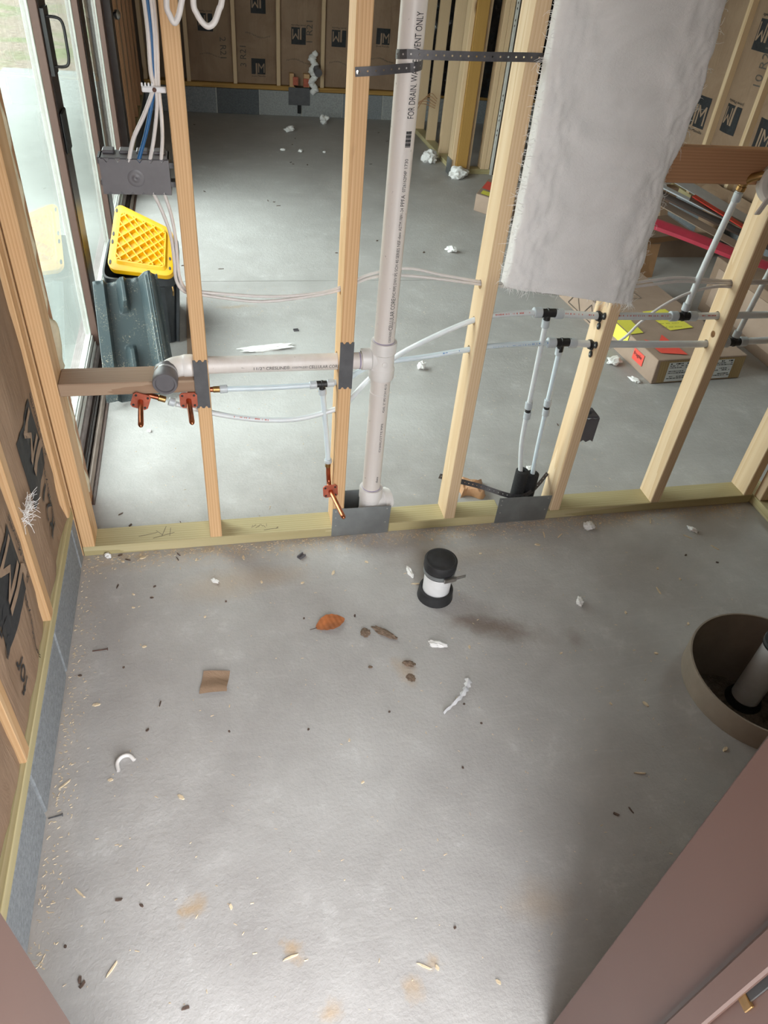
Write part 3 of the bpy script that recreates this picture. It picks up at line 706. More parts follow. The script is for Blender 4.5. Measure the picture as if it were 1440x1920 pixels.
# pencil marks on the sole plate
pm = MB()
for (x, y, l, a) in ((-0.55, 0.05, 0.05, 1.3), (-0.53, 0.045, 0.04, 1.5), (-0.60, 0.04, 0.06, 0.2), (-0.55, 0.03, 0.07, 0.3), (-0.565, 0.045, 0.03, 2.3), (-0.20, 0.02, 0.05, 0.1), (-0.18, 0.025, 0.012, 0.9)):
    d = Vector((math.cos(a), math.sin(a), 0)); pm.obox(Vector((x, y, 0.0382)), (d, d.cross(Vector((0, 0, 1))), (0, 0, 1)), (l / 2, 0.0006, 0.0003))
for k in range(7):
    pm.obox(Vector((-0.262 + k * 0.008, 0.040 + 0.004 * math.sin(k * 2.2), 0.0382)), ((0.3 + math.sin(k), 1, 0), (1, -0.3 - math.sin(k), 0), (0, 0, 1)), (0.007, 0.0005, 0.0003))
pm.build('pencil_marks', 'inkgrey', wp)

# ---------------------------------------------------------------- inner wall on the right, running towards the camera
wi = thing('wall_inner_right', (1.71, -0.7, 0), 'open stud wall at the right edge', kind='structure')
yboard('sole_plate', 1.667, 1.756, -1.47, 0.089, 0.0, 0.038, 'treated', wi)
for y in (-0.040, -0.42, -0.83, -1.24): vboard('stud', 1.669, 1.754, y, y + 0.038, 0.039, 2.42, 'spruce', wi)
yboard('top_plate', 1.667, 1.756, -1.47, 0.0, 2.42, 2.46, 'spruce', wi)

# ---------------------------------------------------------------- far closet walls with the corner post
wc = thing('wall_inner_far', (1.8, 4.7, 0), 'framed closet corner with a golden post at the back', kind='structure')
yboard('sole_plate', 1.705, 1.794, 4.42, 6.14, 0.0, 0.038, 'treated', wc)
for y in (5.66, 5.235, 4.80): vboard('stud', 1.705, 1.794, y, y + 0.038, 0.039, 2.42, 'spruce', wc)
vboard('stud', 1.670, 1.705, 4.30, 4.42, 0.020, 2.42, 'spruce', wc)
vboard('corner_post', 1.706, 1.800, 4.28, 4.38, 0.06, 2.42, 'golden', wc)
vboard('stud', 1.801, 1.836, 4.31, 4.40, 0.039, 2.42, 'spruce', wc)
MB().box(1.692, 1.815, 4.268, 4.279, 0.0, 0.055).build('post_bracket', 'galv', wc)
MB().box(1.660, 1.6695, 4.29, 4.40, 0.0, 0.12).build('post_bracket', 'galv', wc)
xboard('sole_plate', 1.838, 2.03, 4.345, 4.434, 0.0, 0.038, 'treated', wc)
for x in (1.945, 1.984): vboard('stud', x, x + 0.037, 4.345, 4.434, 0.039, 2.42, 'spruce', wc)
MB().box(2.030, 2.048, 4.33, 4.43, 0.0, 2.42).build('foam_board', 'framewhite', wc)
MB().box(2.049, 2.075, 4.33, 4.43, 0.0, 2.42).build('door_jamb', 'doorbrown_dark', wc)
for k, ch in enumerate((1.05, 0.30)):
    flat_text('board_print', 'II III II', (2.036, 4.3285, ch), (0, 0, 1), (-1, 0, 0), 0.3, 0.007, 'inkgrey', wc)

# ---------------------------------------------------------------- sliding patio door in the left wall
d1 = thing('door_1', (-0.87, 2.0, 0), 'brown framed sliding glass patio door', kind='structure')
MB().box(-0.945, -0.845, 0.314, 3.84, 0.0, 0.075).build('sill', 'sill', d1, bev=0.004)
MB().box(-0.845, -0.832, 0.314, 3.84, 0.0, 0.035).build('sill_nosing', 'doorbrown_dark', d1)
MB().box(-0.831, -0.824, 0.314, 3.84, 0.0, 0.030).build('track_fin', 'doorbrown_dark', d1)
tk = MB().tube([(-0.811, 0.30, 0.012), (-0.811, 3.84, 0.012)], 0.0115, 10)
tk.build('track', 'alutrack', d1, smooth=40)
MB().box(-0.799, -0.789, 0.26, 3.84, 0.0, 0.006).build('track_flange', 'doorbrown', d1)
MB().box(-0.945, -0.805, 0.314, 0.325, 0.0, 2.055).build('side_jamb', 'doorbrown_dark', d1)
MB().box(-0.945, -0.805, 0.325, 3.84, 2.03, 2.055).build('head_jamb', 'doorbrown', d1)
panels = [(0.326, 1.29), (1.46, 2.40), (2.58, 3.49)]
for i, (y0, y1) in enumerate(panels):
    sh = MB().box(-0.872, -0.864, y0, y1, 0.135, 2.03).build('pane', 'glass', d1)
    MB().box(-0.889, -0.868, y0, y1, 0.078, 0.135).build('reflection_rail', 'framewhite', d1)  # white stands in for the floor reflected in the glass
    for k in range(2):
        MB().box(-0.867 + k * 0.008, -0.862 + k * 0.008, y0, y1, 0.078, 0.128 - k * 0.03).build('reflection_lip', 'framewhite', d1)  # lips coloured as bright reflected streaks
for i, (y0, y1) in enumerate(((1.29, 1.46), (2.40, 2.58), (3.49, 3.62))):
    MB().box(-0.892, -0.867, y0, y1, 0.078, 2.03).build('stile', 'framewhite', d1, bev=0.002)
    s_ = MB().box(-0.866, -0.838, y0, y1, 0.078, 2.03).build('stile', 'doorbrown', d1, bev=0.002)
    if i < 2: MB().box(-0.8375, -0.835, y0 + 0.02, y1 - 0.004, 0.078, 2.03).build('stile_shade', 'doorbrown_dark', s_)  # dark sheet painting the shade on the stile's room face
MB().box(-0.935, -0.80, 3.64, 3.78, 0.0, 2.06).build('side_jamb', 'doorbrown_dark', d1)
MB().box(-0.935, -0.802, 3.79, 3.84, 0.0, 2.06).build('casing', 'doorbrown', d1)
MB().lathe((-0.802, 3.815, 1.02), (1, -0.3, 0), [(0.012, 0), (0.014, 0.01), (0.026, 0.012), (0.028, 0.03), (0.016, 0.04), (0.0, 0.041)], 14).build('bolt_head', 'steel', d1, smooth=40)
h0 = Vector((-0.835, 1.33, 0))
hd = MB().tube(smooth_path([h0 + Vector((0, 0, 1.295)), h0 + Vector((0.045, 0.01, 1.292)), h0 + Vector((0.062, 0.012, 1.275)), h0 + Vector((0.064, 0.012, 1.22)), h0 + Vector((0.062, 0.012, 1.165)), h0 + Vector((0.047, 0.01, 1.146)), h0 + Vector((0, 0, 1.146))], 5), 0.005, 8)
hn = hd.build('pull_handle', 'black', d1, smooth=60)
MB().box(-0.834, -0.822, 1.30, 1.40, 1.12, 1.32).build('handle_plate', 'black', hn)
MB().box(-0.834, -0.824, 1.31, 1.42, 0.86, 1.0).build('latch_cover', 'black', hn, bev=0.004)

# ================================================================== PLUMBING
def ring(name, p, ax, r, l, mat, parent, n=16, lip=0.0015):
    return MB().lathe(Vector(p) - Vector(ax).normalized() * l / 2, ax, [(0, 0), (r - lip, 0), (r, lip), (r, l - lip), (r - lip, l), (0, l)], n).build(name, mat, parent, smooth=35)

PX, PY, PR = 0.141, 0.045, 0.0302
dp = thing('drain_pipe', (PX, PY, 0), 'tall white plastic drain and vent pipe with a side arm through two studs', 'pipe')
up = MB().tube([(PX, PY, 0.69), (PX, PY, 2.46)], PR, 32).build('vent_pipe', 'pvc', dp, smooth=40)
lp = MB().tube([(PX, PY, 0.12), (PX, PY, 0.62)], PR, 32).build('lower_pipe', 'pvc', dp, smooth=40)
HZ = 0.651; HR = 0.0243
hp = MB().tube([(-0.43, PY, HZ), (0.085, PY, HZ)], HR, 28).build('arm_pipe', 'pvc', dp, smooth=40)
tee = MB()
tee.lathe((PX, PY, 0.595), (0, 0, 1), [(PR, 0), (0.0375, 0.0), (0.0385, 0.003), (0.0385, 0.032), (0.0355, 0.036), (0.0345, 0.08), (0.0385, 0.085), (0.0385, 0.116), (0.0375, 0.119), (PR, 0.119)], 36)
tee.lathe((PX - 0.012, PY, 0.657), (-1, 0, -0.03), [(0.028, 0), (0.028, 0.022), (0.032, 0.026), (0.032, 0.050), (0.031, 0.053), (HR, 0.053)], 28)
tb = tee.build('tee_fitting', 'pvcfit', dp, smooth=35)
MB().lathe((PX, PY - 0.0335, 0.652), (0, -1, 0), [(0.009, 0), (0.009, 0.0025), (0.0075, 0.0035), (0, 0.0035)], 20).build('moulded_button', 'pvcfit', tb, smooth=35)
for z in (0.7145, 0.5945, 0.545): MB().lathe((PX, PY, z - 0.0015), (0, 0, 1), [(PR, 0), (PR + 0.0009, 0.0005), (PR + 0.0009, 0.0025), (PR, 0.003)], 32).build('primer_ring', 'primer' if z > 0.55 else 'pvcfit', dp, smooth=40)
MB().lathe((0.073, PY, HZ), (-1, 0, 0), [(HR, 0), (HR + 0.0009, 0.001), (HR + 0.0009, 0.003), (HR, 0.004)], 28).build('primer_ring', 'primer', dp, smooth=40)
# base fitting
bf = MB()
bf.lathe((PX, PY, 0.005), (0, 0, 1), [(0.037, 0), (0.0395, 0.002), (0.0395, 0.06), (0.037, 0.075), (0.037, 0.125), (0.0395, 0.128), (0.0395, 0.165), (0.038, 0.168), (PR, 0.168)], 36)
bf.lathe((PX + 0.012, PY, 0.105), (1, 0.25, 0.04), [(0.034, 0), (0.034, 0.030), (0.0395, 0.034), (0.0395, 0.054), (0.034, 0.056), (0.034, 0.062), (0.0, 0.062)], 32)
bo = bf.build('base_fitting', 'pvcfit', dp, smooth=35)
MB().lathe((PX, PY, 0.172), (0, 0, 1), [(PR, 0), (PR + 0.001, 0.0005), (PR + 0.001, 0.003), (PR, 0.0035)], 32).build('primer_ring', 'primer', bo, smooth=40)
# left end of the arm: elbow turned to the room with a grey test cap
el = MB().tube(smooth_path([(-0.395, PY, HZ), (-0.43, PY, HZ), (-0.458, PY - 0.010, HZ), (-0.474, PY - 0.032, HZ - 0.002), (-0.478, PY - 0.06, HZ - 0.004)], 5), [0.0305] * 6 + [0.029] * 15, 24).build('elbow_fitting', 'pvcfit', dp, smooth=35)
MB().lathe((-0.404, PY, HZ), (-1, 0, 0), [(HR, 0), (0.031, 0.001), (0.0318, 0.004), (0.0318, 0.024), (0.0305, 0.027)], 28).build('hub_ring', 'pvcfit', el, smooth=35)
cp = MB().lathe((-0.4775, PY - 0.045, HZ - 0.003), (-0.05, -1, -0.05), [(0.0295, 0), (0.0325, 0.002), (0.0335, 0.012), (0.0335, 0.040), (0.0315, 0.045), (0.026, 0.045), (0.024, 0.041), (0.0, 0.041)], 28).build('test_cap', 'bluegrey', dp, smooth=35)
sm = MB().grid(lambda a, b: Vector((-0.4775, PY - 0.045, HZ)) + Vector((math.cos(a * 6.283) * 0.0318, 0.002 + 0.028 * b * (0.55 + 0.45 * noise.noise(Vector((math.cos(a * 6.283) * 2, math.sin(a * 6.283) * 2, 3)))), math.sin(a * 6.283) * 0.0318)), 36, 4)
sm.build('cement_smear', 'bluegrey', el, smooth=60)
# print on the pipes
def pipe_text(parent, body, za, zb, hgt, th, mat='ink', r=PR):
    mb = MB()
    def fn(a, b):
        t = th - (b - hgt / 2) / r
        return (PX + (r + 0.0006) * math.cos(t), PY + (r + 0.0006) * math.sin(t), za + a)
    text_on(mb, body, fn, zb - za, hgt); return mb.build('printed_text', mat, parent)
T0 = math.radians(-74)
for body, a, b, h, t in (('FOR DRAIN. WASTE & VENT ONLY', 1.302, 1.512, 0.017, T0), ('1730', 1.192, 1.213, 0.009, T0), ('0726162M4P', 1.136, 1.186, 0.009, T0),
                         ('PPFA', 1.101, 1.129, 0.011, T0), ('ASTM F891-24', 1.040, 1.097, 0.009, T0), ('SCH 40 SERIES NSF-dwv', 0.932, 1.036, 0.009, T0), ('PVC PIPE DWV IPS', 0.858, 0.928, 0.009, T0),
                         ('CELLULAR CORE', 0.760, 0.855, 0.013, T0), ('COEXTRUDED', 0.722, 0.757, 0.007, T0)):
    pipe_text(up, body, a, b, h, t)
bc = MB()
for k in range(12):
    t = T0 + (0.0)
    for j in range(3):
        z = 1.240 + k * 0.003; t = T0 - 0.17 + j * 0.16
        bc.obox((PX + (PR + 0.0004) * math.cos(t), PY + (PR + 0.0004) * math.sin(t), z), ((math.cos(t), math.sin(t), 0), (-math.sin(t), math.cos(t), 0), (0, 0, 1)), (0.0004, 0.0022, 0.0007 + 0.0004 * ((k * 7) % 3)))
bc.build('barcode_print', 'ink', up)
for body, a, b, h in (('4260  2" IPS SCH 40 D', 0.484, 0.585, 0.007), ('CHARLOTTE PIPE', 0.335, 0.445, 0.007), ('dwv', 0.21, 0.235, 0.009)):
    pipe_text(lp, body, a, b, h, T0 + 0.05)
def arm_text(body, x0, x1, h):
    def fn(a, b):
        return (x0 + a, PY - (HR + 0.0006) * math.cos(-0.10 + (b - h / 2) / HR), HZ + (HR + 0.0006) * math.sin(-0.10 + (b - h / 2) / HR))
    text_on(MB(), body, fn, x1 - x0, h).build('printed_text', 'ink', hp)
for a in (('11/2"', -0.238, -0.209, 0.009), ('CRESLINE\u00ae', -0.203, -0.136, 0.010), ('COEXTRUDED', -0.129, -0.084, 0.006), ('CELLULAR CORE', -0.081, 0.008, 0.010)): arm_text(*a)

# ---- flexible supply tubing
def pex_tube(parent, pts, r, mat='pex', n=14, k=6):
    return MB().tube(smooth_path(pts, k), r, n).build('tubing', mat, parent, smooth=60)
def stripe_print(parent, a, b, r, mat, seed):
    """illegible line of print along a straight tube"""
    a, b = Vector(a), Vector(b); d = (b - a); L = d.length; d.normalize()
    up = Vector((0, -0.85, 0.5)); up = (up - d * up.dot(d)).normalized(); sd = d.cross(up)
    rnd = random.Random(seed); mb = MB(); s = 0.0
    while s < L:
        w = rnd.choice((0.0012, 0.002, 0.003))
        if rnd.random() < 0.8: mb.obox(a + d * s + up * (r + 0.0001), (d, sd, up), (w / 2, rnd.choice((0.0018, 0.0022)), 0.0003))
        s += w + rnd.choice((0.0016, 0.0016, 0.003, 0.007))
    return mb.build('printed_text', mat, parent)
def tee3(parent, p, down, r_main, r_br, l_main=0.030):
    p = Vector(p); t = MB().tube([p - Vector((l_main, 0, 0)), p + Vector((l_main, 0, 0))], r_main * 1.05, 14)
    t.tube([p, p + Vector(down).normalized() * 0.03], r_br * 1.05, 12)
    t.lathe(p - Vector((0.0035, 0, 0)), (1, 0, 0), [(r_main * 1.05, 0), (r_main * 1.2, 0.001), (r_main * 1.2, 0.006), (r_main * 1.05, 0.007)], 14)
    return t.build('tee_fitting', 'black', parent, smooth=35)

hot = thing('hot_water_line', (0.4, 0.045, 0.46), 'white supply tubing with red print, the upper of the two lines through the studs', 'tubing')
H1 = [(-0.463, 0.045, 0.529), (-0.36, 0.045, 0.492), (-0.284, 0.045, 0.472), (-0.204, 0.045, 0.459), (-0.107, 0.045, 0.458), (-0.008, 0.045, 0.482), (0.04, 0.048, 0.505), (0.105, 0.085, 0.553), (0.181, 0.085, 0.630), (0.271, 0.060, 0.702), (0.393, 0.045, 0.768), (0.472, 0.045, 0.787), (0.598, 0.045, 0.793), (0.636, 0.045, 0.791)]
t_ = pex_tube(hot, H1, 0.0082)
H2 = [(0.636, 0.045, 0.791), (0.805, 0.045, 0.779), (0.95, 0.045, 0.775), (1.097, 0.045, 0.772), (1.24, 0.045, 0.772), (1.44, 0.045, 0.773), (1.75, 0.045, 0.775)]
t2 = pex_tube(hot, H2, 0.0112, n=16)
for i, (a, b) in enumerate((((-0.30, 0.045, 0.4765), (-0.20, 0.045, 0.459)), ((0.23, 0.072, 0.668), (0.36, 0.049, 0.752)))): stripe_print(t_, a, b, 0.0083, 'redink', i)
for i, (a, b) in enumerate((((0.47, 0.045, 0.787), (0.585, 0.045, 0.793)),)): stripe_print(t_, a, b, 0.0083, 'redink', i + 5)
for i, (a, b) in enumerate((((0.69, 0.045, 0.787), (0.79, 0.045, 0.780)), ((0.87, 0.045, 0.777), (1.04, 0.045, 0.7735)), ((1.15, 0.045, 0.772), (1.21, 0.045, 0.772)))): stripe_print(t2, a, b, 0.0113, 'redink', i + 9)
tee3(hot, (0.636, 0.045, 0.791), (0.05, 0, -1), 0.0125, 0.010); tee3(hot, (1.097, 0.045, 0.772), (0.05, 0, 1), 0.0125, 0.010)
for x, z in ((0.602, 0.793), (0.672, 0.788), (1.064, 0.773), (1.131, 0.772)): ring('crimp_collar', (x, 0.045, z), (1, 0, -0.03), 0.0158, 0.026, 'collar', hot)
pex_tube(hot, [(0.637, 0.045, 0.765), (0.641, 0.045, 0.65), (0.648, 0.046, 0.47), (0.651, 0.05, 0.42), (0.662, 0.055, 0.30), (0.690, 0.06, 0.16)], 0.0082)
for z, x in ((0.757, 0.6375), (0.468, 0.648), (0.430, 0.651)): ring('crimp_collar', (x, 0.046, z), (0.05, 0, -1), 0.0122, 0.026, 'collar', hot)
ring('coupling', (0.6495, 0.046, 0.449), (0.05, 0, -1), 0.0095, 0.03, 'black', hot)
pex_tube(hot, [(1.098, 0.045, 0.79), (1.103, 0.043, 0.90), (1.113, 0.040, 1.03), (1.123, 0.036, 1.15)], 0.0095)
ring('crimp_collar', (1.0975, 0.045, 0.804), (0.04, 0, 1), 0.0125, 0.024, 'collar', hot)
ring('crimp_collar', (1.123, 0.036, 1.135), (0.04, 0, 1), 0.0125, 0.026, 'collar', hot)

cold = thing('cold_water_line', (0.4, 0.045, 0.55), 'white supply tubing with blue print, the lower of the two lines through the studs', 'tubing')
C1 = [(-0.345, 0.045, 0.572), (-0.20, 0.045, 0.571), (-0.06, 0.045, 0.575), (0.004, 0.047, 0.580), (0.05, 0.06, 0.588), (0.101, 0.090, 0.600), (0.181, 0.090, 0.620), (0.278, 0.065, 0.646), (0.391, 0.045, 0.675), (0.5, 0.045, 0.688), (0.706, 0.045, 0.693)]
t_ = pex_tube(cold, C1, 0.0082, 'pexblue')
C2 = [(0.706, 0.045, 0.693), (0.807, 0.045, 0.685), (0.895, 0.045, 0.682), (1.05, 0.045, 0.677), (1.223, 0.045, 0.674), (1.315, 0.045, 0.678), (1.452, 0.045, 0.681), (1.75, 0.045, 0.682)]
t2 = pex_tube(cold, C2, 0.0112, n=16)
stripe_print(t_, (0.44, 0.045, 0.6825), (0.66, 0.045, 0.692), 0.0084, 'blueink', 21)
stripe_print(t_, (0.33, 0.055, 0.661), (0.38, 0.047, 0.673), 0.0084, 'blueink', 22)
tee3(cold, (0.706, 0.045, 0.693), (0.03, 0, -1), 0.0125, 0.010); tee3(cold, (1.322, 0.045, 0.678), (0.05, 0, 1), 0.0125, 0.010); tee3(cold, (-0.037, 0.045, 0.577), (0.02, 0, -1), 0.0095, 0.009, 0.022)
for x, z in ((0.672, 0.693), (0.742, 0.690), (1.289, 0.677), (1.356, 0.679)): ring('crimp_collar', (x, 0.045, z), (1, 0, -0.03), 0.0158, 0.026, 'collar', cold)
for x, z in ((-0.325, 0.572), (-0.064, 0.575), (-0.012, 0.579)): ring('crimp_collar', (x, 0.045, z), (1, 0, 0.05), 0.0122, 0.022, 'collar', cold)
pex_tube(cold, [(0.706, 0.045, 0.67), (0.710, 0.046, 0.56), (0.714, 0.048, 0.47), (0.719, 0.052, 0.40), (0.730, 0.062, 0.26), (0.742, 0.07, 0.14)], 0.0082, 'pexblue')
for z, x in ((0.662, 0.7065), (0.474, 0.714), (0.438, 0.7165)): ring('crimp_collar', (x, 0.0475, z), (0.05, 0, -1), 0.0122, 0.026, 'collar', cold)
ring('coupling', (0.7152, 0.0475, 0.456), (0.05, 0, -1), 0.0095, 0.03, 'black', cold)
pex_tube(cold, [(-0.036, 0.045, 0.56), (-0.028, 0.044, 0.48), (-0.018, 0.040, 0.38), (-0.012, 0.034, 0.305)], 0.0082, 'pexblue')
ring('crimp_collar', (-0.0355, 0.045, 0.551), (0.1, 0, -1), 0.0122, 0.02, 'collar', cold)
ring('crimp_collar', (-0.012, 0.034, 0.300), (0.1, 0, -1), 0.0122, 0.014, 'collar', cold)
pex_tube(cold, [(1.323, 0.045, 0.70), (1.345, 0.055, 0.85), (1.365, 0.06, 1.0), (1.385, 0.06, 1.20)], 0.0085)
ring('crimp_collar', (1.3235, 0.046, 0.706), (0.1, 0.04, 1), 0.0125, 0.022, 'collar', cold)

# ---- copper stub outs nailed to the framing
def stub(label, fl, tilt, tip, tail, brass_at, brass_ax, collar=None):
    fl = Vector(fl); t = thing('copper_stub_out', fl, label, 'pipe stub', 'copper stub outs on the partition')
    ca, sa = math.cos(tilt), math.sin(tilt); ux = Vector((ca, 0, sa)); uz = Vector((-sa, 0, ca))
    f = MB()
    def P(a, b, y): return fl + ux * a + uz * b + Vector((0, y, 0))
    c = [(-0.024, -0.017), (-0.017, -0.024), (0.017, -0.024), (0.024, -0.017), (0.024, 0.017), (0.017, 0.024), (-0.017, 0.024), (-0.024, 0.017)]
    f.prism([P(a, b, 0) for a, b in c], (0, -0.004, 0))
    fo = f.build('flange', 'flange', t)
    for a, b in ((0.016, 0.016), (-0.016, 0.016), (0.016, -0.016), (-0.016, -0.016)):
        MB().lathe(P(a, b, -0.004), (0, -1, 0), [(0.0035, 0), (0.0035, 0.0015), (0.0, 0.002)], 8).build('screw_head', 'black', fo)
    tip = Vector(tip); d = (tip - fl).normalized()
    MB().lathe(fl - d * 0.005, d, [(0.0, 0), (0.0075, 0), (0.0075, (tip - fl).length - 0.008), (0.0065, (tip - fl).length - 0.002), (0.004, (tip - fl).length + 0.002), (0.0, (tip - fl).length + 0.004)], 18).build('stub_tube', 'copper', t, smooth=35)
    MB().tube(smooth_path([fl + Vector((0, -0.002, 0))] + [Vector(q) for q in tail], 6), 0.0075, 14).build('bent_tube', 'copperdark', t, smooth=60)
    ring('brass_ferrule', brass_at, brass_ax, 0.0092, 0.022, 'brass', t)
    if collar: ring('crimp_collar', collar, brass_ax, 0.0125, 0.018, 'collar', t)
stub('copper pipe stub on a tilted red plate screwed to the brown blocking', (-0.553, -0.006, 0.575), -0.35, (-0.549, -0.125, 0.566), [(-0.553, 0.02, 0.573), (-0.545, 0.040, 0.567), (-0.52, 0.045, 0.556), (-0.492, 0.045, 0.545)], (-0.500, 0.045, 0.548), (1, 0, -0.38), (-0.474, 0.045, 0.536))
stub('copper pipe stub on a red plate touching the narrow left stud', (-0.424, -0.006, 0.572), 0.0, (-0.416, -0.118, 0.562), [(-0.424, 0.012, 0.572), (-0.419, 0.038, 0.572), (-0.39, 0.045, 0.572), (-0.35, 0.045, 0.572)], (-0.345, 0.045, 0.572), (1, 0, 0))
stub('lowest copper pipe stub beside the stud at the metal plate', (-0.008, -0.006, 0.208), 0.08, (0.014, -0.150, 0.208), [(-0.008, 0.014, 0.208), (-0.008, 0.032, 0.222), (-0.010, 0.034, 0.25), (-0.012, 0.034, 0.29)], (-0.012, 0.034, 0.287), (0.05, 0, 1))

# ---- foam sleeves where the tubing enters the floor
for (x, y, r, h, lb) in ((0.692, 0.058, 0.024, 0.190, 'taller black foam sleeve around the red printed riser at the floor'), (0.742, 0.070, 0.023, 0.165, 'shorter black foam sleeve around the blue printed riser at the floor')):
    tag(MB().lathe((x, y, 0.0), (0, 0, 1), [(0.0, 0.0), (r, 0.0), (r, h - 0.004), (r - 0.004, h), (0.010, h), (0.0085, h - 0.004), (0.0085, h - 0.03)], 20).build('foam_sleeve', 'foamblack', smooth=40), lb, 'pipe sleeve', 'foam sleeves by the small metal plate')

# ---- bracket clips on stud E
for (z, lb) in ((0.779, 'black tube clip screwed to the stud around the upper tubing'), (0.684, 'black tube clip screwed to the stud around the lower tubing')):
    t = thing('tube_clip', (0.806, 0.045, z), lb, 'clip', 'black tube clips below the hanging insulation')
    MB().lathe((0.800, 0.045, z), (1, 0, 0), [(0.0118, 0), (0.015, 0), (0.015, 0.008), (0.0118, 0.008)], 18).build('clip_ring', 'black', t, smooth=35)
    for yy, zz in ((0.015, 0.013), (0.030, -0.026)):
        MB().prism([(0.8085, yy + 0.008 * math.cos(a), z + zz + 0.011 * math.sin(a)) for a in [2*PI*k/12 for k in range(12)]], (-0.004, 0, 0)).build('clip_ear', 'black', t)
        MB().lathe((0.804, yy, z + zz), (-1, 0, 0), [(0.0035, 0), (0.0035, 0.001), (0.0, 0.0015)], 10).build('screw', 'steel', t)
    MB().prism([(0.8085, 0.030, z - 0.014), (0.8085, 0.040, z - 0.016), (0.8085, 0.034, z + 0.016), (0.8085, 0.020, z + 0.008)], (-0.004, 0, 0)).build('clip_web', 'black', t)

# ---- brass drop ear elbow on the short board, and the white ring fitting
t = thing('brass_elbow', (1.125, 0.0, 1.16), 'brass elbow below the reddish board at the right edge', 'pipe fitting')
MB().tube(smooth_path([(1.123, 0.036, 1.155), (1.124, 0.030, 1.175), (1.130, 0.016, 1.192), (1.145, 0.0, 1.202), (1.165, -0.006, 1.206)], 6), 0.0115, 16).build('elbow_body', 'brass', t, smooth=60)
ring('end_collar', (1.1235, 0.034, 1.160), (0.05, -0.2, 1), 0.0135, 0.014, 'brass', t)
ring('end_collar', (1.165, -0.006, 1.206), (1, -0.2, 0.1), 0.0135, 0.012, 'brass', t)
t = thing('shower_valve_ring', (1.17, -0.03, 1.12), 'white plastic round fitting cut off by the right picture edge', 'pipe fitting')
MB().lathe((1.207, 0.0, 1.185), (-0.45, -1, 0.25), [(0.0, 0.0), (0.055, 0.0), (0.058, 0.004), (0.058, 0.040), (0.052, 0.046), (0.040, 0.046), (0.037, 0.030), (0.0, 0.030)], 32).build('ring_body', 'pvcfit', t, smooth=35)
MB().lathe((1.194, -0.029, 1.192), (-0.45, -1, 0.25), [(0.0, 0), (0.030, 0.0), (0.030, 0.004), (0, 0.005)], 24).build('dark_opening', 'black', t, smooth=35)
MB().obox((1.158, -0.040, 1.142), ((0.2, -0.2, 1), (1, 0, 0), (0, 1, 0)), (0.034, 0.010, 0.003)).build('protective_flap', 'pvcfit', t, bev=0.003)

# ---- nail plates and cover plates
for (x0, x1, z0, z1, lb) in ((-0.4035, -0.3655, 0.540, 0.692, 'dark grey nail plate on the narrow left stud'), (0.0035, 0.0435, 0.585, 0.735, 'dark grey nail plate on the stud beside the tall drain pipe')):
    mb = MB(); n = 12; pts = []
    for k in range(n + 1):
        pts.append((x0 + (x1 - x0) * k / n, z0 + (0.006 if k in (3, 4, 8, 9) else 0)))
    for k in range(n, -1, -1):
        pts.append((x0 + (x1 - x0) * k / n, z1 - (0.006 if k in (3, 4, 8, 9) else 0)))
    tag(mb.prism([(a, -0.0005, b) for a, b in pts], (0, -0.0018, 0)).build('nail_plate', 'guard'), lb, 'metal plate', 'nail plates on the studs')
def cover(x0, x1, z1, lb, rot=0.0):
    t = thing('steel_cover_plate', ((x0 + x1) / 2, -0.003, 0), lb, 'metal plate', 'galvanised plates on the sole plate')
    c = [(x0, 0.002), (x1 - 0.004, 0.0005), (x1, z1 - 0.004), (x0 + 0.001, z1)]
    MB().prism([(a, -0.0005, b) for a, b in c], (0, -0.0015, 0)).build('plate', 'galv', t)
    for a, b in ((x0 + 0.012, z1 - 0.012), (x1 - 0.014, z1 - 0.014), (x0 + 0.014, 0.05), (x1 - 0.016, 0.05), (x0 + 0.012, 0.085)):
        MB().lathe((a, -0.002, b), (0, -1, 0), [(0.0028, 0), (0.0028, 0.0008), (0.0, 0.001)], 8).build('nail_head', 'steel', t)
cover(0.003, 0.206, 0.124, 'wide galvanised plate in front of the tall drain pipe base')
cover(0.599, 0.801, 0.117, 'galvanised plate in front of the black foam sleeves')
bk = thing('steel_cover_plate', (0.11, 0.0905, 0), 'galvanised plate standing behind the tall drain pipe base', 'metal plate', 'galvanised plates on the sole plate')
MB().box(0.020, 0.200, 0.0905, 0.0920, 0.0, 0.125).build('plate', 'galv', bk)
MB().lathe((0.186, 0.0905, 0.112), (0, -1, 0), [(0.004, 0), (0.004, 0.0006), (0.0, 0.0008)], 10).build('nail_hole', 'black', bk)

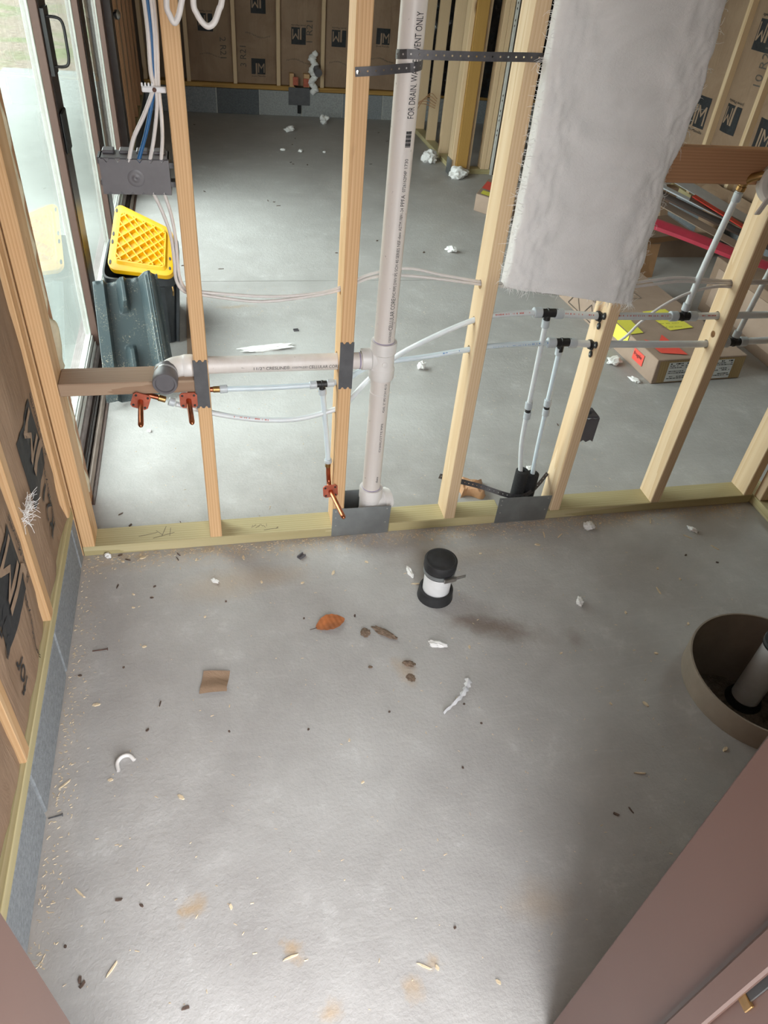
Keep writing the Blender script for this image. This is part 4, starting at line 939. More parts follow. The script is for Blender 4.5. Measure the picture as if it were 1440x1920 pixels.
# ---- perforated straps
def strap(name, pts, wdir, width, cell, hole, mat, label, k=6):
    P = smooth_path(pts, k)
    # resample to equal cells
    L = [0.0]
    for a, b in zip(P[:-1], P[1:]): L.append(L[-1] + (b - a).length)
    n = max(2, int(L[-1] / cell))
    def at(s):
        s = max(0, min(L[-1], s)); i = 0
        while i < len(L) - 2 and L[i+1] < s: i += 1
        t = (s - L[i]) / max(1e-9, L[i+1] - L[i]); return P[i].lerp(P[i+1], t)
    W = Vector(wdir).normalized()
    def pt(s, w):
        p = at(s); d = (at(s + 0.004) - at(s - 0.004)).normalized(); ww = (W - d * W.dot(d)).normalized(); return p + ww * w
    mb = MB(); c = L[-1] / n; hw = width / 2
    for i in range(n):
        s0 = i * c; m = s0 + c / 2
        outer = [(s0, -hw), (m, -hw), (s0 + c, -hw), (s0 + c, 0), (s0 + c, hw), (m, hw), (s0, hw), (s0, 0)]
        inner = [(m + hole * math.cos(a), hole * math.sin(a)) for a in [math.radians(225 + 45 * q) for q in range(8)]]
        mb.add([pt(*q) for q in outer] + [pt(*q) for q in inner], [(q, (q+1) % 8, 8 + (q+1) % 8, 8 + q) for q in range(8)])
    o = mb.build(name, mat, None, weld=0.00005)
    md = o.modifiers.new('thickness', 'SOLIDIFY'); md.thickness = 0.0009; md.offset = 0
    return tag(o, label, 'metal strap')
RR = PR + 0.0012
arc = [(PX + RR * math.cos(math.radians(a)), PY + RR * math.sin(math.radians(a)), 1.405 + 0.027 * (a + 105) / 360) for a in range(-105, 256, 30)]
strap('pipe_strap', [(0.008, -0.0015, 1.394), (0.06, -0.001, 1.399), (0.115, 0.010, 1.404)] + arc + [(0.19, 0.006, 1.434), (0.30, -0.0005, 1.438), (0.400, -0.0015, 1.442), (0.446, -0.0015, 1.443)], (0, 0, 1), 0.019, 0.0185, 0.0022, 'strap', 'dark perforated metal strap wrapped around the tall pipe between two studs')
sn = thing('roofing_nail', (0.014, -0.002, 1.394), 'shiny nail head holding the left end of the pipe strap', 'nail')
MB().lathe((0.014, -0.0022, 1.394), (0, -1, 0), [(0.0045, 0), (0.0045, 0.001), (0.002, 0.0018), (0, 0.002)], 12).build('nail_head', 'steel', sn, smooth=35)
strap('pipe_strap', [(0.396, 0.0905, 0.163), (0.46, 0.092, 0.138), (0.56, 0.085, 0.105), (0.64, 0.045, 0.094), (0.69, 0.032, 0.089), (0.735, 0.044, 0.095), (0.77, 0.062, 0.115), (0.806, 0.082, 0.150)], (0, 0.25, 1), 0.019, 0.016, 0.0020, 'strap', 'dark perforated strap bent around the two foam sleeves low down')

# ---- floor pipe stub with rubber cap
t = thing('capped_drain_stub', (0.290, -0.318, 0), 'short white drain stub with black rubber cap standing on the floor', 'pipe stub')
b_ = (0.290, -0.318, 0.0)
MB().lathe(b_, (0, 0, 1), [(0.0435, 0.0), (0.0435, 0.12)], 36).build('pipe', 'pvcwhite', t, smooth=40)
MB().lathe(b_, (0, 0, 1), [(0.0575, 0.0), (0.0555, 0.020), (0.0545, 0.036), (0.049, 0.038), (0.045, 0.036), (0.045, 0.02)], 36).build('floor_collar', 'rubber', t, smooth=35)
cpo = MB().lathe(b_, (0, 0, 1), [(0.045, 0.108), (0.0485, 0.108), (0.0492, 0.112), (0.0485, 0.128), (0.0515, 0.133), (0.0515, 0.158), (0.050, 0.161), (0.045, 0.1625), (0.044, 0.1615), (0.032, 0.162), (0.031, 0.1625), (0.0, 0.163)], 40).build('rubber_cap', 'rubber', t, smooth=35)
MB().lathe(b_, (0, 0, 1), [(0.0488, 0.112), (0.0500, 0.112), (0.0500, 0.125), (0.0488, 0.125)], 40).build('clamp_band', 'galv', cpo, smooth=35)
MB().obox((0.310, -0.369, 0.118), ((1, 0.22, -0.06), (0, 1, 0), (0, 0, 1)), (0.022, 0.005, 0.0085)).build('clamp_screw', 'steel', cpo, bev=0.002)
MB().obox((0.345, -0.357, 0.113), ((1, 0.25, -0.06), (0, 1, 0), (0, 0, 1)), (0.022, 0.001, 0.006)).build('clamp_tail', 'steel', cpo)

# ---- box-out pit with standpipe
t = thing('form_tube', (PIT[0], PIT[1], -0.3), 'round cardboard form tube sunk in the floor at the right', 'form tube')
MB().lathe((PIT[0], PIT[1], -0.34), (0, 0, 1), [(PIT[2] - 0.0005, 0.0), (PIT[2] - 0.0005, 0.41), (PIT[2] - 0.002, 0.42), (PIT[2] - 0.007, 0.42), (PIT[2] - 0.007, 0.0)], 64).build('tube_wall', 'sonotube', t, smooth=35)
tag(MB().grid(lambda a, b: (PIT[0] + 0.218 * b * math.cos(a * 6.28319), PIT[1] + 0.218 * b * math.sin(a * 6.28319), -0.30 + 0.05 * noise.noise(Vector((b * 3 * math.cos(a * 6.283), b * 3 * math.sin(a * 6.283), 2))) + 0.04 * b * b), 40, 12).build('pit_soil', 'dirt', smooth=60), 'brown soil at the bottom of the round pit', 'soil', kind='stuff')
q = Vector((1.27, -0.712, -0.2)); 
t = thing('standpipe', (q.x, q.y, -0.3), 'white standpipe rising inside the round pit', 'pipe')
MB().lathe((q.x, q.y, -0.27), (0.02, 0.0, 1), [(0.0445, 0), (0.0445, 0.36), (0.040, 0.361), (0.040, 0.30)], 36).build('pipe', 'pvcwhite', t, smooth=40)
MB().lathe((q.x, q.y, -0.32), (0.02, 0, 1), [(0.062, 0), (0.062, 0.09), (0.05, 0.12), (0.045, 0.12)], 36).build('pipe_boot', 'foamblack', t, smooth=40)
MB().lathe((q.x + 0.006, q.y, 0.045), (0.02, 0, 1), [(0.0455, 0), (0.049, 0.002), (0.049, 0.05), (0.046, 0.054), (0.0, 0.055)], 36).build('rubber_cap', 'rubber', t, smooth=40)
MB().lathe((q.x + 0.006, q.y, 0.055), (0.02, 0, 1), [(0.0495, 0), (0.0502, 0.0), (0.0502, 0.012), (0.0495, 0.012)], 36).build('clamp_band', 'galv', t, smooth=40)

# ================================================================== WIRING
eb = thing('electrical_box', (-0.49, 0.06, 1.117), 'grey plastic four gang electrical box beside the narrow left stud', 'electrical box')
bx0, bx1, by0, by1, bz0, bz1 = -0.566, -0.4135, 0.020, 0.100, 1.117, 1.193
body = MB()
npt = []
for k in range(6):
    c = bx0 + 0.016 + k * 0.0242
    npt += [(c - 0.006, bz1), (c, bz1 - 0.007), (c + 0.006, bz1)]
bot = []
for k in range(6):
    c = bx0 + 0.016 + k * 0.0242
    bot += [(c - 0.006, bz0), (c, bz0 + 0.007), (c + 0.006, bz0)]
poly = [(bx0, bz1)] + npt + [(bx1, bz1), (bx1, bz0)] + bot[::-1] + [(bx0, bz0)]
body.prism([(a, by0, b) for a, b in poly], (0, 0.003, 0))
body.box(bx0, bx1, by0 + 0.012, by1, bz1 - 0.003, bz1); body.box(bx0, bx1, by0 + 0.012, by1, bz0, bz0 + 0.003)
body.box(bx0, bx0 + 0.003, by0 + 0.003, by1, bz0, bz1); body.box(bx1 - 0.003, bx1, by0 + 0.003, by1, bz0, bz1)
bo = body.build('box_shell', 'bluegrey', eb)
MB().lathe(((bx0 + bx1) / 2, by0, 1.153), (0, -1, 0), [(0.0, 0.0), (0.003, 0.0018), (0.006, 0.0018), (0.0075, 0.0005), (0.012, 0.0008), (0.017, 0.0008), (0.019, 0.0)], 28).build('mould_mark', 'bluegrey', eb, smooth=60)
for k in range(6):
    c = bx0 + 0.016 + k * 0.0242
    MB().prism([(c - 0.0055, by0 + 0.003, bz1 + 0.0005), (c + 0.0055, by0 + 0.003, bz1 + 0.0005), (c, by0 + 0.003, bz1 - 0.006)], (0, 0.007, 0.002)).build('clamp_tab', 'bluegrey', eb)
    MB().prism([(c - 0.0055, by0 + 0.003, bz0 - 0.0005), (c + 0.0055, by0 + 0.003, bz0 - 0.0005), (c, by0 + 0.003, bz0 + 0.006)], (0, 0.007, -0.001)).build('clamp_tab', 'guard', eb)
for k in range(4):
    c = bx0 + 0.004 + k * 0.038
    MB().box(c, c + 0.026, by0 + 0.045, by1, bz1, bz1 + 0.007).build('top_rib', 'bluegrey', eb, bev=0.002)
for z in (bz0 + 0.012, bz1 - 0.022):
    MB().box(bx1, bx1 + 0.010, by0 + 0.02, by0 + 0.05, z, z + 0.012).build('nail_boss', 'guard', eb)
MB().box(bx0 - 0.007, bx0, by0 + 0.03, by1, bz1 - 0.018, bz1 - 0.004).build('side_tab', 'guard', eb)
MB().box(bx0 - 0.005, bx0, by0 + 0.02, by1, bz0 + 0.014, bz0 + 0.024).build('side_tab', 'guard', eb)

def cable(pts, label, mat='cable', r=0.0042, k=6, group='white electrical cables'):
    return tag(MB().tube(smooth_path(pts, k), r, 10).build('electrical_cable', mat, None, smooth=60), label, 'cable', group)
cable([(-0.449, 0.045, 2.3), (-0.449, 0.045, 1.8), (-0.43, 0.045, 1.494), (-0.432, 0.04, 1.371), (-0.431, 0.038, 1.336), (-0.456, 0.034, 1.284), (-0.485, 0.03, 1.235), (-0.502, 0.027, 1.185), (-0.4995, 0.027, 1.180)], 'white cable entering the grey gang box furthest left', r=0.0048)
cable([(-0.440, 0.046, 2.3), (-0.441, 0.046, 1.8), (-0.424, 0.046, 1.494), (-0.427, 0.043, 1.381), (-0.43, 0.042, 1.335), (-0.453, 0.034, 1.257), (-0.482, 0.027, 1.184), (-0.4755, 0.027, 1.180)], 'blue cable dropping into the grey gang box', 'cableblue', 0.0046, group='blue cable')
cable([(-0.432, 0.047, 2.3), (-0.433, 0.047, 1.8), (-0.417, 0.046, 1.494), (-0.424, 0.042, 1.351), (-0.427, 0.036, 1.3), (-0.441, 0.03, 1.236), (-0.456, 0.027, 1.185), (-0.4508, 0.027, 1.180)], 'white cable entering the grey gang box just right of the blue one', r=0.0042)
cable([(-0.424, 0.048, 2.3), (-0.425, 0.048, 1.8), (-0.411, 0.047, 1.495), (-0.419, 0.043, 1.341), (-0.419, 0.036, 1.29), (-0.422, 0.03, 1.237), (-0.431, 0.027, 1.184), (-0.4265, 0.027, 1.180)], 'white cable entering the grey gang box closest to the stud', r=0.0042)
cable([(-0.452, 0.027, 1.130), (-0.455, 0.027, 1.119), (-0.441, 0.028, 1.079), (-0.427, 0.032, 1.02), (-0.425, 0.038, 0.951), (-0.425, 0.043, 0.9), (-0.409, 0.045, 0.869), (-0.380, 0.045, 0.862), (-0.300, 0.045, 0.848), (-0.210, 0.045, 0.838), (-0.10, 0.045, 0.848), (0.003, 0.045, 0.868), (0.096, 0.084, 0.886), (0.20, 0.084, 0.892), (0.406, 0.045, 0.882), (0.508, 0.07, 0.862), (0.68, 0.07, 0.846), (0.80, 0.05, 0.858), (0.95, 0.045, 0.876), (1.05, 0.044, 0.886), (1.235, 0.043, 0.879), (1.5, 0.045, 0.88), (1.62, 0.045, 0.876)], 'white cable leaving the gang box and running through every stud, lower of the pair', r=0.0042)
cable([(-0.428, 0.027, 1.130), (-0.431, 0.027, 1.12), (-0.421, 0.028, 1.073), (-0.416, 0.032, 1.014), (-0.417, 0.038, 0.951), (-0.416, 0.04, 0.909), (-0.405, 0.046, 0.877), (-0.375, 0.050, 0.866), (-0.280, 0.050, 0.856), (-0.18, 0.050, 0.850), (-0.07, 0.050, 0.856), (0.003, 0.050, 0.873), (0.096, 0.090, 0.894), (0.20, 0.090, 0.910), (0.30, 0.072, 0.898), (0.406, 0.049, 0.888), (0.508, 0.075, 0.868), (0.68, 0.075, 0.852), (0.80, 0.055, 0.864), (0.95, 0.050, 0.888), (1.05, 0.049, 0.896), (1.235, 0.049, 0.884), (1.5, 0.045, 0.889), (1.62, 0.045, 0.884)], 'white cable leaving the gang box and running through every stud, upper of the pair', r=0.0042)
cable([(1.235, 0.038, 0.870), (1.167, 0.04, 0.87), (1.086, 0.045, 0.848), (1.013, 0.05, 0.803), (0.965, 0.06, 0.746), (0.939, 0.075, 0.69), (0.875, 0.098, 0.60), (0.872, 0.092, 0.50), (0.872, 0.075, 0.42)], 'white cable curving down from the right stud to the small grey box', r=0.0045)
for pts, lb in (([(-0.36, -0.2, 1.75), (-0.362, -0.2, 1.60), (-0.38, -0.2, 1.521), (-0.376, -0.2, 1.498), (-0.369, -0.2, 1.488), (-0.361, -0.2, 1.499), (-0.353, -0.2, 1.523), (-0.33, -0.2, 1.60), (-0.328, -0.2, 1.75)], 'narrow white cable loop hanging at the top beside the left stud'),
                ([(-0.33, -0.2, 1.75), (-0.325, -0.2, 1.60), (-0.333, -0.2, 1.524), (-0.328, -0.2, 1.504), (-0.318, -0.2, 1.49), (-0.308, -0.2, 1.486), (-0.297, -0.2, 1.494), (-0.288, -0.2, 1.513), (-0.282, -0.2, 1.528), (-0.27, -0.2, 1.60), (-0.272, -0.2, 1.75)], 'wider white cable loop hanging at the top of the picture')):
    o = cable(pts, lb, r=0.0055, group='cable loops hanging from above')
cs = thing('cable_stacker', (-0.43, 0.04, 1.33), 'white plastic cable stacker on the left stud above the gang box', 'cable clip')
MB().box(-0.455, -0.403, 0.026, 0.034, 1.329, 1.341).build('stacker_body', 'whiteplastic', cs, bev=0.002)
for k in range(4): MB().box(-0.455 + k * 0.007, -0.4515 + k * 0.007, 0.026, 0.034, 1.341, 1.347).build('finger', 'whiteplastic', cs)
MB().lathe((-0.428, 0.026, 1.335), (0, -1, 0), [(0.0045, 0), (0.0045, 0.002), (0.002, 0.003), (0, 0.003)], 12).build('nail_head', 'rust', cs)
# small single gang box behind the stud
sb = thing('electrical_box', (0.89, 0.07, 0.31), 'small grey single electrical box behind the stud under the hanging insulation', 'electrical box')
sx0, sx1 = 0.850, 0.926
zz = MB().prism([(sx0, 0.05, 0.305), (sx0 + 0.012, 0.05, 0.312), (sx0 + 0.024, 0.05, 0.303), (sx0 + 0.038, 0.05, 0.312), (sx0 + 0.05, 0.05, 0.303), (sx0 + 0.064, 0.05, 0.311), (sx1, 0.05, 0.303), (sx1, 0.05, 0.400), (sx1 - 0.012, 0.05, 0.394), (sx1 - 0.024, 0.05, 0.402), (sx1 - 0.038, 0.05, 0.394), (sx1 - 0.05, 0.05, 0.402), (sx1 - 0.064, 0.05, 0.395), (sx0, 0.05, 0.402)], (0, 0.004, 0))
zz.build('box_back', 'bluegrey', sb)
MB().box(sx0, sx0 + 0.003, 0.054, 0.115, 0.305, 0.402).box(sx1 - 0.003, sx1, 0.054, 0.115, 0.305, 0.402).box(sx0, sx1, 0.060, 0.115, 0.305, 0.308).box(sx0, sx1, 0.060, 0.115, 0.396, 0.402).build('box_sides', 'bluegrey', sb)
MB().box(sx0 + 0.01, sx1 - 0.02, 0.075, 0.112, 0.402, 0.415).build('top_clamp', 'guard', sb, bev=0.002)

# ================================================================== HANGING INSULATION
hb = thing('insulation_batt', (0.655, -0.03, 0.86), 'thick white fibreglass batt hanging in front of the framing', 'insulation')
def batt_pt(a, b, push=0.0):
    z = 0.862 + b * 1.55
    if b > 0: pass
    t = a * 2 * PI
    zb = 0.0
    hw, hd = 0.203, 0.031
    c, s = math.cos(t), math.sin(t)
    ex = 0.32
    x = hw * (abs(c) ** ex) * (1 if c > 0 else -1); y = hd * (abs(s) ** 0.5) * (1 if s > 0 else -1)
    # edges wander; right edge pinched where it hangs free
    edge = 0.012 * noise.noise(Vector((z * 3.1, c, 4))) + 0.005 * noise.noise(Vector((z * 14, c * 2, 7)))
    if c > 0: edge += -0.014 * math.exp(-((z - 1.20) / 0.035) ** 2) - 0.012
    else: edge = edge * 0.5 + 0.006
    x += edge * (abs(c) ** 0.3) * (1 if c > 0 else -1) * (1 if c > 0 else 0.8)
    n1 = 0.012 * noise.noise(Vector((x * 7, z * 5, 1))) + 0.008 * noise.noise(Vector((x * 22, z * 19, 3))) + 0.004 * noise.noise(Vector((x * 70, z * 60, 5)))
    yy = -0.036 + y + (n1 if y < 0 else 0) - (0.010 * math.exp(-((z - 1.15) / 0.25) ** 2) if y < 0 else 0)
    slope = -0.058 * (x / 0.207 + 1) / 2 + 0.058   # lower edge drops to the right
    zz = z + (slope if b < 1 else 0) * max(0, 1 - b * 3) + 0.006 * noise.noise(Vector((x * 16, y * 20, 8))) * (b < 0.02)
    return Vector((0.646 + x, min(yy, -0.004), zz))
bm_ = MB().grid(lambda a, b: batt_pt(a, b), 150, 190)
nb0 = 151
bm_.add([batt_pt(k / 60, 0) * 0.985 + Vector((0.646, -0.036, 0.89)) * 0.015 for k in range(60)], [tuple(range(60))])
bm_.build('fibreglass', 'fluff', hb, smooth=80)
fr_ = MB(); rr = random.Random(3)
for k in range(620):
    if k < 280: a = 0.5 + rr.gauss(0, 0.03); b = rr.random() * 0.55
    elif k < 420: a = rr.gauss(0, 0.03) % 1.0; b = rr.random() * 0.5
    else: a = 0.5 + rr.random() * 0.5; b = rr.random() * 0.006
    p = batt_pt(a, b); c0 = Vector((0.646, -0.036, p.z)); d = (p - c0).normalized()
    if k >= 420: d = Vector((rr.gauss(0, 0.5), -0.6, -1)).normalized()
    L = 0.006 + 0.014 * rr.random(); sdv = Vector((rr.gauss(0, 0.5), rr.gauss(0, 0.5), rr.gauss(0, 0.8)))
    fr_.tube([p - d * 0.004, p + d * L * 0.5 + sdv * 0.004, p + d * L * 0.6 + sdv * 0.014], [0.0006, 0.0005, 0.0002], 3, caps=False)
f_ = fr_.build('loose_fibres', 'fluff', hb); f_['kind'] = 'stuff'

# ================================================================== TOTE, BAFFLE
tt = thing('storage_tote', (-0.64, 1.63, 0), 'black plastic storage tote beside the sliding door', 'storage tote')
tx0, tx1, ty0, ty1 = -0.805, -0.475, 1.40, 1.93
tb = MB()
def tote_ring(z, s):
    cx, cy = (tx0 + tx1) / 2, (ty0 + ty1) / 2; hx, hy = (tx1 - tx0) / 2 * s, (ty1 - ty0) / 2 * s
    out = []
    for k in range(40):
        t = 2 * PI * k / 40; c, sn_ = math.cos(t), math.sin(t)
        out.append((cx + hx * abs(c) ** 0.3 * (1 if c > 0 else -1), cy + hy * abs(sn_) ** 0.3 * (1 if sn_ > 0 else -1), z))
    return out
lv = [(0.0, 0.82), (0.01, 0.84), (0.30, 0.94), (0.30, 1.0), (0.335, 1.0), (0.335, 0.95), (0.02, 0.83)]
vs = [p for z, s in lv for p in tote_ring(z, s)]
fs = [(i*40+k, i*40+(k+1) % 40, (i+1)*40+(k+1) % 40, (i+1)*40+k) for i in range(len(lv)-1) for k in range(40)] + [tuple(range(39, -1, -1)), tuple(range(240, 280))]
tb.add(vs, fs); tb.build('tote_body', 'totebody', tt, smooth=40)
for k in range(8):
    y = ty0 + 0.06 + k * 0.055
    MB().obox((tx1 - 0.022, y, 0.15), ((0.09, 0, 1), (1, 0, -0.09), (0, 1, 0)), (0.145, 0.008, 0.012)).build('side_rib', 'totebody', tt, bev=0.003)
for k in range(4):
    x = tx0 + 0.06 + k * 0.065
    MB().obox((x, ty0 + 0.036, 0.15), ((0, -0.09, 1), (1, 0, 0), (0, 1, 0.09)), (0.145, 0.012, 0.008)).build('side_rib', 'totebody', tt, bev=0.003)
MB().tube([(tx1 - 0.03, ty0 - 0.002, 0.30), (tx1 - 0.028, ty0 - 0.012, 0.285), (tx1 - 0.03, ty0 - 0.006, 0.262)], 0.004, 8).build('handle_clip', 'brass', tt)

yl = thing('tote_lid', (-0.64, 1.55, 0.34), 'bright yellow tote lid with a waffle pattern propped on the black tote', 'lid')
LBL, LBR, LTL, LTR = Vector((-0.778, 1.449, 0.362)), Vector((-0.497, 1.362, 0.362)), Vector((-0.737, 1.815, 0.528)), Vector((-0.486, 1.615, 0.474))
LN = (LBR - LBL).cross(LTL - LBL).normalized()
def lid(a, b, h=0.0): return LBL * (1-a)*(1-b) + LBR * a*(1-b) + LTR * a*b + LTL * (1-a)*b + LN * h
def rrect(m, r, n=6):
    out = []
    for cx, cy, a0 in ((1-m-r, 1-m-r, 0), (m+r, 1-m-r, 90), (m+r, m+r, 180), (1-m-r, m+r, 270)):
        for k in range(n + 1):
            t = math.radians(a0 + 90 * k / n); out.append((cx + r * math.cos(t), cy + r * math.sin(t)))
    return out
lm = MB(); NR = 28
rings = [[lid(a, b, -0.022) for a, b in rrect(0.0, 0.13)], [lid(a, b, 0.0) for a, b in rrect(0.0, 0.13)], [lid(a, b, 0.002) for a, b in rrect(0.02, 0.12)], [lid(a, b, 0.002) for a, b in rrect(0.085, 0.09)], [lid(a, b, 0.014) for a, b in rrect(0.11, 0.08)], [lid(a, b, 0.014) for a, b in rrect(0.13, 0.07)], [lid(a, b, 0.003) for a, b in rrect(0.15, 0.06)]]
lm.add([p for r_ in rings for p in r_], [(i*NR+k, i*NR+(k+1) % NR, (i+1)*NR+(k+1) % NR, (i+1)*NR+k) for i in range(6) for k in range(NR)] + [tuple(6*NR + k for k in range(NR))])
lm.build('lid_shell', 'yellow', yl, smooth=30)
def clip_line(c, sgn, lo, hi):
    pts = []
    for a in (lo, hi):
        b = (c - a) * sgn if sgn > 0 else (a - c)
        if lo <= b <= hi: pts.append((a, b))
    for b in (lo, hi):
        a = (c - b) if sgn > 0 else (b + c)
        if lo < a < hi: pts.append((a, b))
    return pts[:2]
for k in range(-6, 22):
    for sgn in (1, -1):
        c = 0.02 + k * 0.165 if sgn > 0 else -0.98 + k * 0.165
        pl = clip_line(c, sgn, 0.135, 0.865)
        if len(pl) < 2 or (Vector(pl[0]) - Vector(pl[1])).length < 0.05: continue
        (a0, b0), (a1, b1) = pl
        d = Vector((a1 - a0, b1 - b0)).normalized() ; w = Vector((-d.y, d.x)) * 0.018; w2 = w * 0.5
        quad = [(a0 + w.x, b0 + w.y), (a0 - w.x, b0 - w.y), (a1 - w.x, b1 - w.y), (a1 + w.x, b1 + w.y)]
        top = [(a0 + w2.x, b0 + w2.y), (a0 - w2.x, b0 - w2.y), (a1 - w2.x, b1 - w2.y), (a1 + w2.x, b1 + w2.y)]
        MB().add([lid(a, b, 0.002) for a, b in quad] + [lid(a, b, 0.016) for a, b in top], [(4, 5, 6, 7), (0, 1, 5, 4), (1, 2, 6, 5), (2, 3, 7, 6), (3, 0, 4, 7)]).build('waffle_rib', 'yellow', yl)
for a, b in ((0.035, 0.88), (0.035, 0.52), (0.035, 0.40), (0.04, 0.10), (0.955, 0.35), (0.955, 0.15)):
    MB().prism([lid(a + 0.018 * math.cos(t), b + 0.035 * math.sin(t), 0.0025) for t in [2*PI*k/10 for k in range(10)]], LN * 0.001).build('hasp_hole', 'black', yl)

vb = thing('rafter_vent', (-0.66, 1.05, 0), 'dark teal moulded plastic attic vent panel leaning on the tote', 'vent panel')
VBL, VBR = Vector((-0.8, 0.904, 0)), Vector((-0.51, 0.997, 0))
VTL, VTR = Vector((-0.862, 1.241, 0.37)), Vector((-0.559, 1.291, 0.4))
VTL = Vector((-0.822, VTL.y, VTL.z))
VN = (VBR - VBL).cross(VTL - VBL).normalized()
def trap(x, a, b, c, d): return 0 if x <= a or x >= d else ((x - a) / (b - a) if x < b else (1 if x <= c else (d - x) / (d - c)))
def vent_h(u, v):
    h = 0.048 * (1 - trap(u, 0.155, 0.215, 0.70, 0.75))            # channel floor between the flanges
    if u > 0.86: h -= 0.05 * min(1, (u - 0.86) / 0.10)
    h += 0.010 * trap(u, 0.76, 0.765, 0.86, 0.865) + 0.004 * (1 if 0.815 < u < 0.825 else 0)
    h += 0.046 * trap(u, 0.36, 0.41, 0.46, 0.52) * max(trap(v, 0.72, 0.80, 1.3, 1.4), trap(v, 0.08, 0.12, 0.40, 0.46))
    return h
def vent(u, v): return VBL * (1-u)*(1-v) + VBR * u*(1-v) + VTR * u*v + VTL * (1-u)*v + VN * (vent_h(u, v) + 0.012 + 0.003 * math.sin(u * 40) * (v > 0.97))
vo = MB().grid(vent, 110, 90).build('vent_panel', 'baffle', vb, smooth=18)
md = vo.modifiers.new('thickness', 'SOLIDIFY'); md.thickness = 0.0015
# brown cardboard lying beside the tote
tag(MB().prism([(-0.469, 1.30, 0.001), (-0.42, 1.34, 0.001), (-0.41, 1.72, 0.001), (-0.43, 1.95, 0.001), (-0.469, 1.95, 0.001)], (0, 0, 0.004)).build('cardboard_sheet', 'carddark'), 'dark brown cardboard sheet on the floor right of the black tote', 'cardboard')

# ================================================================== CARTONS AND TRIM AT THE RIGHT
cb = thing('carton', (1.95, 1.4, 0), 'long brown carton with yellow and red stickers on the floor', 'box')
A0, A1, A2, A3 = Vector((1.716, 0.905, 0)), Vector((2.225, 0.93, 0)), Vector((2.17, 1.95, 0)), Vector((1.655, 1.92, 0))
CH = 0.118
lean = Vector((0.012, 0.02, CH))
MB().add([A0, A1, A2, A3, A0 + lean, A1 + lean, A2 + lean, A3 + lean], [(0,3,2,1),(4,5,6,7),(0,1,5,4),(1,2,6,5),(2,3,7,6),(3,0,4,7)]).build('carton_body', 'card', cb, bev=0.003)
fd = (A1 - A0).normalized(); fu = lean.normalized(); fn = Vector((0.04, -1, 0.1)).normalized()
def front(a, b): return A0 + (A1 - A0) * a + lean * b + fn * 0.003
MB().add([front(0.05, 0.05), front(0.985, 0.05), front(0.985, 0.95), front(0.03, 0.95)], [(0, 1, 2, 3)]).build('wood_look_end', 'woodgrainprint', cb)
def sticker(P, name, mat, off):
    n = (Vector(P[1]) - Vector(P[0])).cross(Vector(P[2]) - Vector(P[0])).normalized()
    if n.dot(Vector((-0.34, -1.83, 1.69)) - Vector(P[0])) < 0: n = -n
    return MB().add([Vector(p) + n * off for p in P], [tuple(range(len(P)))]).build(name, mat, cb)
def flb(a0, a1, b0, b1): return [front(a0, b0), front(a1, b0), front(a1, b1), front(a0, b1)]
for a0, a1 in ((0.13, 0.36), (0.62, 0.86)):
    l_ = sticker(flb(a0, a1, 0.08, 0.88), 'paper_label', 'labelwhite', 0.0015)
    tl = MB(); rr = random.Random(int(a0 * 100))
    for r_ in range(9):
        bb = 0.80 - r_ * 0.075
        if r_ in (3, 6): continue
        x = a0 + 0.015
        while x < a1 - 0.03:
            w = rr.choice((0.01, 0.02, 0.03)); hh = 0.03 if r_ else 0.05
            if rr.random() < 0.75: tl.add([front(x, bb) + fn * 0.003, front(x + w, bb) + fn * 0.003, front(x + w, bb + hh) + fn * 0.003, front(x, bb + hh) + fn * 0.003], [(0, 1, 2, 3)])
            x += w + 0.006
    tl.build('label_print', 'ink', l_)
def side(a, b): return A0 + (A3 - A0) * a + lean * b
def top(a, b): return A0 + lean + (A1 - A0) * a + (A3 - A0) * b
sticker([side(0.10, 0.30), side(0.19, 0.30), side(0.19, 0.75), side(0.10, 0.75)], 'red_sticker', 'stickerred', 0.004)
flat_text('sticker_print', 'fragile', side(0.185, 0.52) + Vector((-0.005, -0.001, 0)), side(0, 0) - side(1, 0), (0, 0, 1), 0.07, 0.018, 'ink', cb)
sticker([side(0.26, 0.45), side(0.42, 0.45), side(0.42, 1.0), side(0.26, 1.0)], 'yellow_sticker', 'stickeryellow', 0.004)
sticker([top(0.0, 0.26), top(0.16, 0.27), top(0.18, 0.42), top(0.0, 0.42)], 'yellow_sticker', 'stickeryellow', 0.004)
y_ = sticker([top(0.48, 0.28), top(0.78, 0.30), top(0.72, 0.52), top(0.42, 0.50)], 'yellow_sticker', 'stickeryellow', 0.004)
for k in range(5):
    flat_text('sticker_print', 'IIII III IIIII', top(0.47 - k * 0.012, 0.47 - k * 0.04) + Vector((0, 0, 0.006)), A1 - A0, A3 - A0, 0.12, 0.006, 'inkgrey', y_)
sticker([top(0.10, 0.06), top(0.36, 0.03), top(0.33, 0.24), top(0.20, 0.16), top(0.08, 0.20)], 'red_sticker', 'stickerred', 0.0045)
def ontop(body, a, b, L, h, mat='inkgrey'):
    flat_text('carton_print', body, top(a, b) + Vector((0, 0, 0.004)), A1 - A0, A3 - A0, L, h, mat, cb)
ontop('TOP LOAD', 0.22, 0.76, 0.17, 0.035); ontop('ONLY', 0.26, 0.69, 0.12, 0.035)
for a0, a1, b0, b1 in ((0.18, 0.60, 0.66, 0.84),):
    for P, Q in (((a0, b0), (a1, b0)), ((a1, b0), (a1, b1)), ((a1, b1), (a0, b1)), ((a0, b1), (a0, b0))):
        p, q2 = top(*P), top(*Q); d = q2 - p
        MB().obox((p + q2) / 2 + Vector((0, 0, 0.004)), (d, d.cross(Vector((0, 0, 1))), (0, 0, 1)), (d.length / 2, 0.0015, 0.0005)).build('carton_print', 'inkgrey', cb)
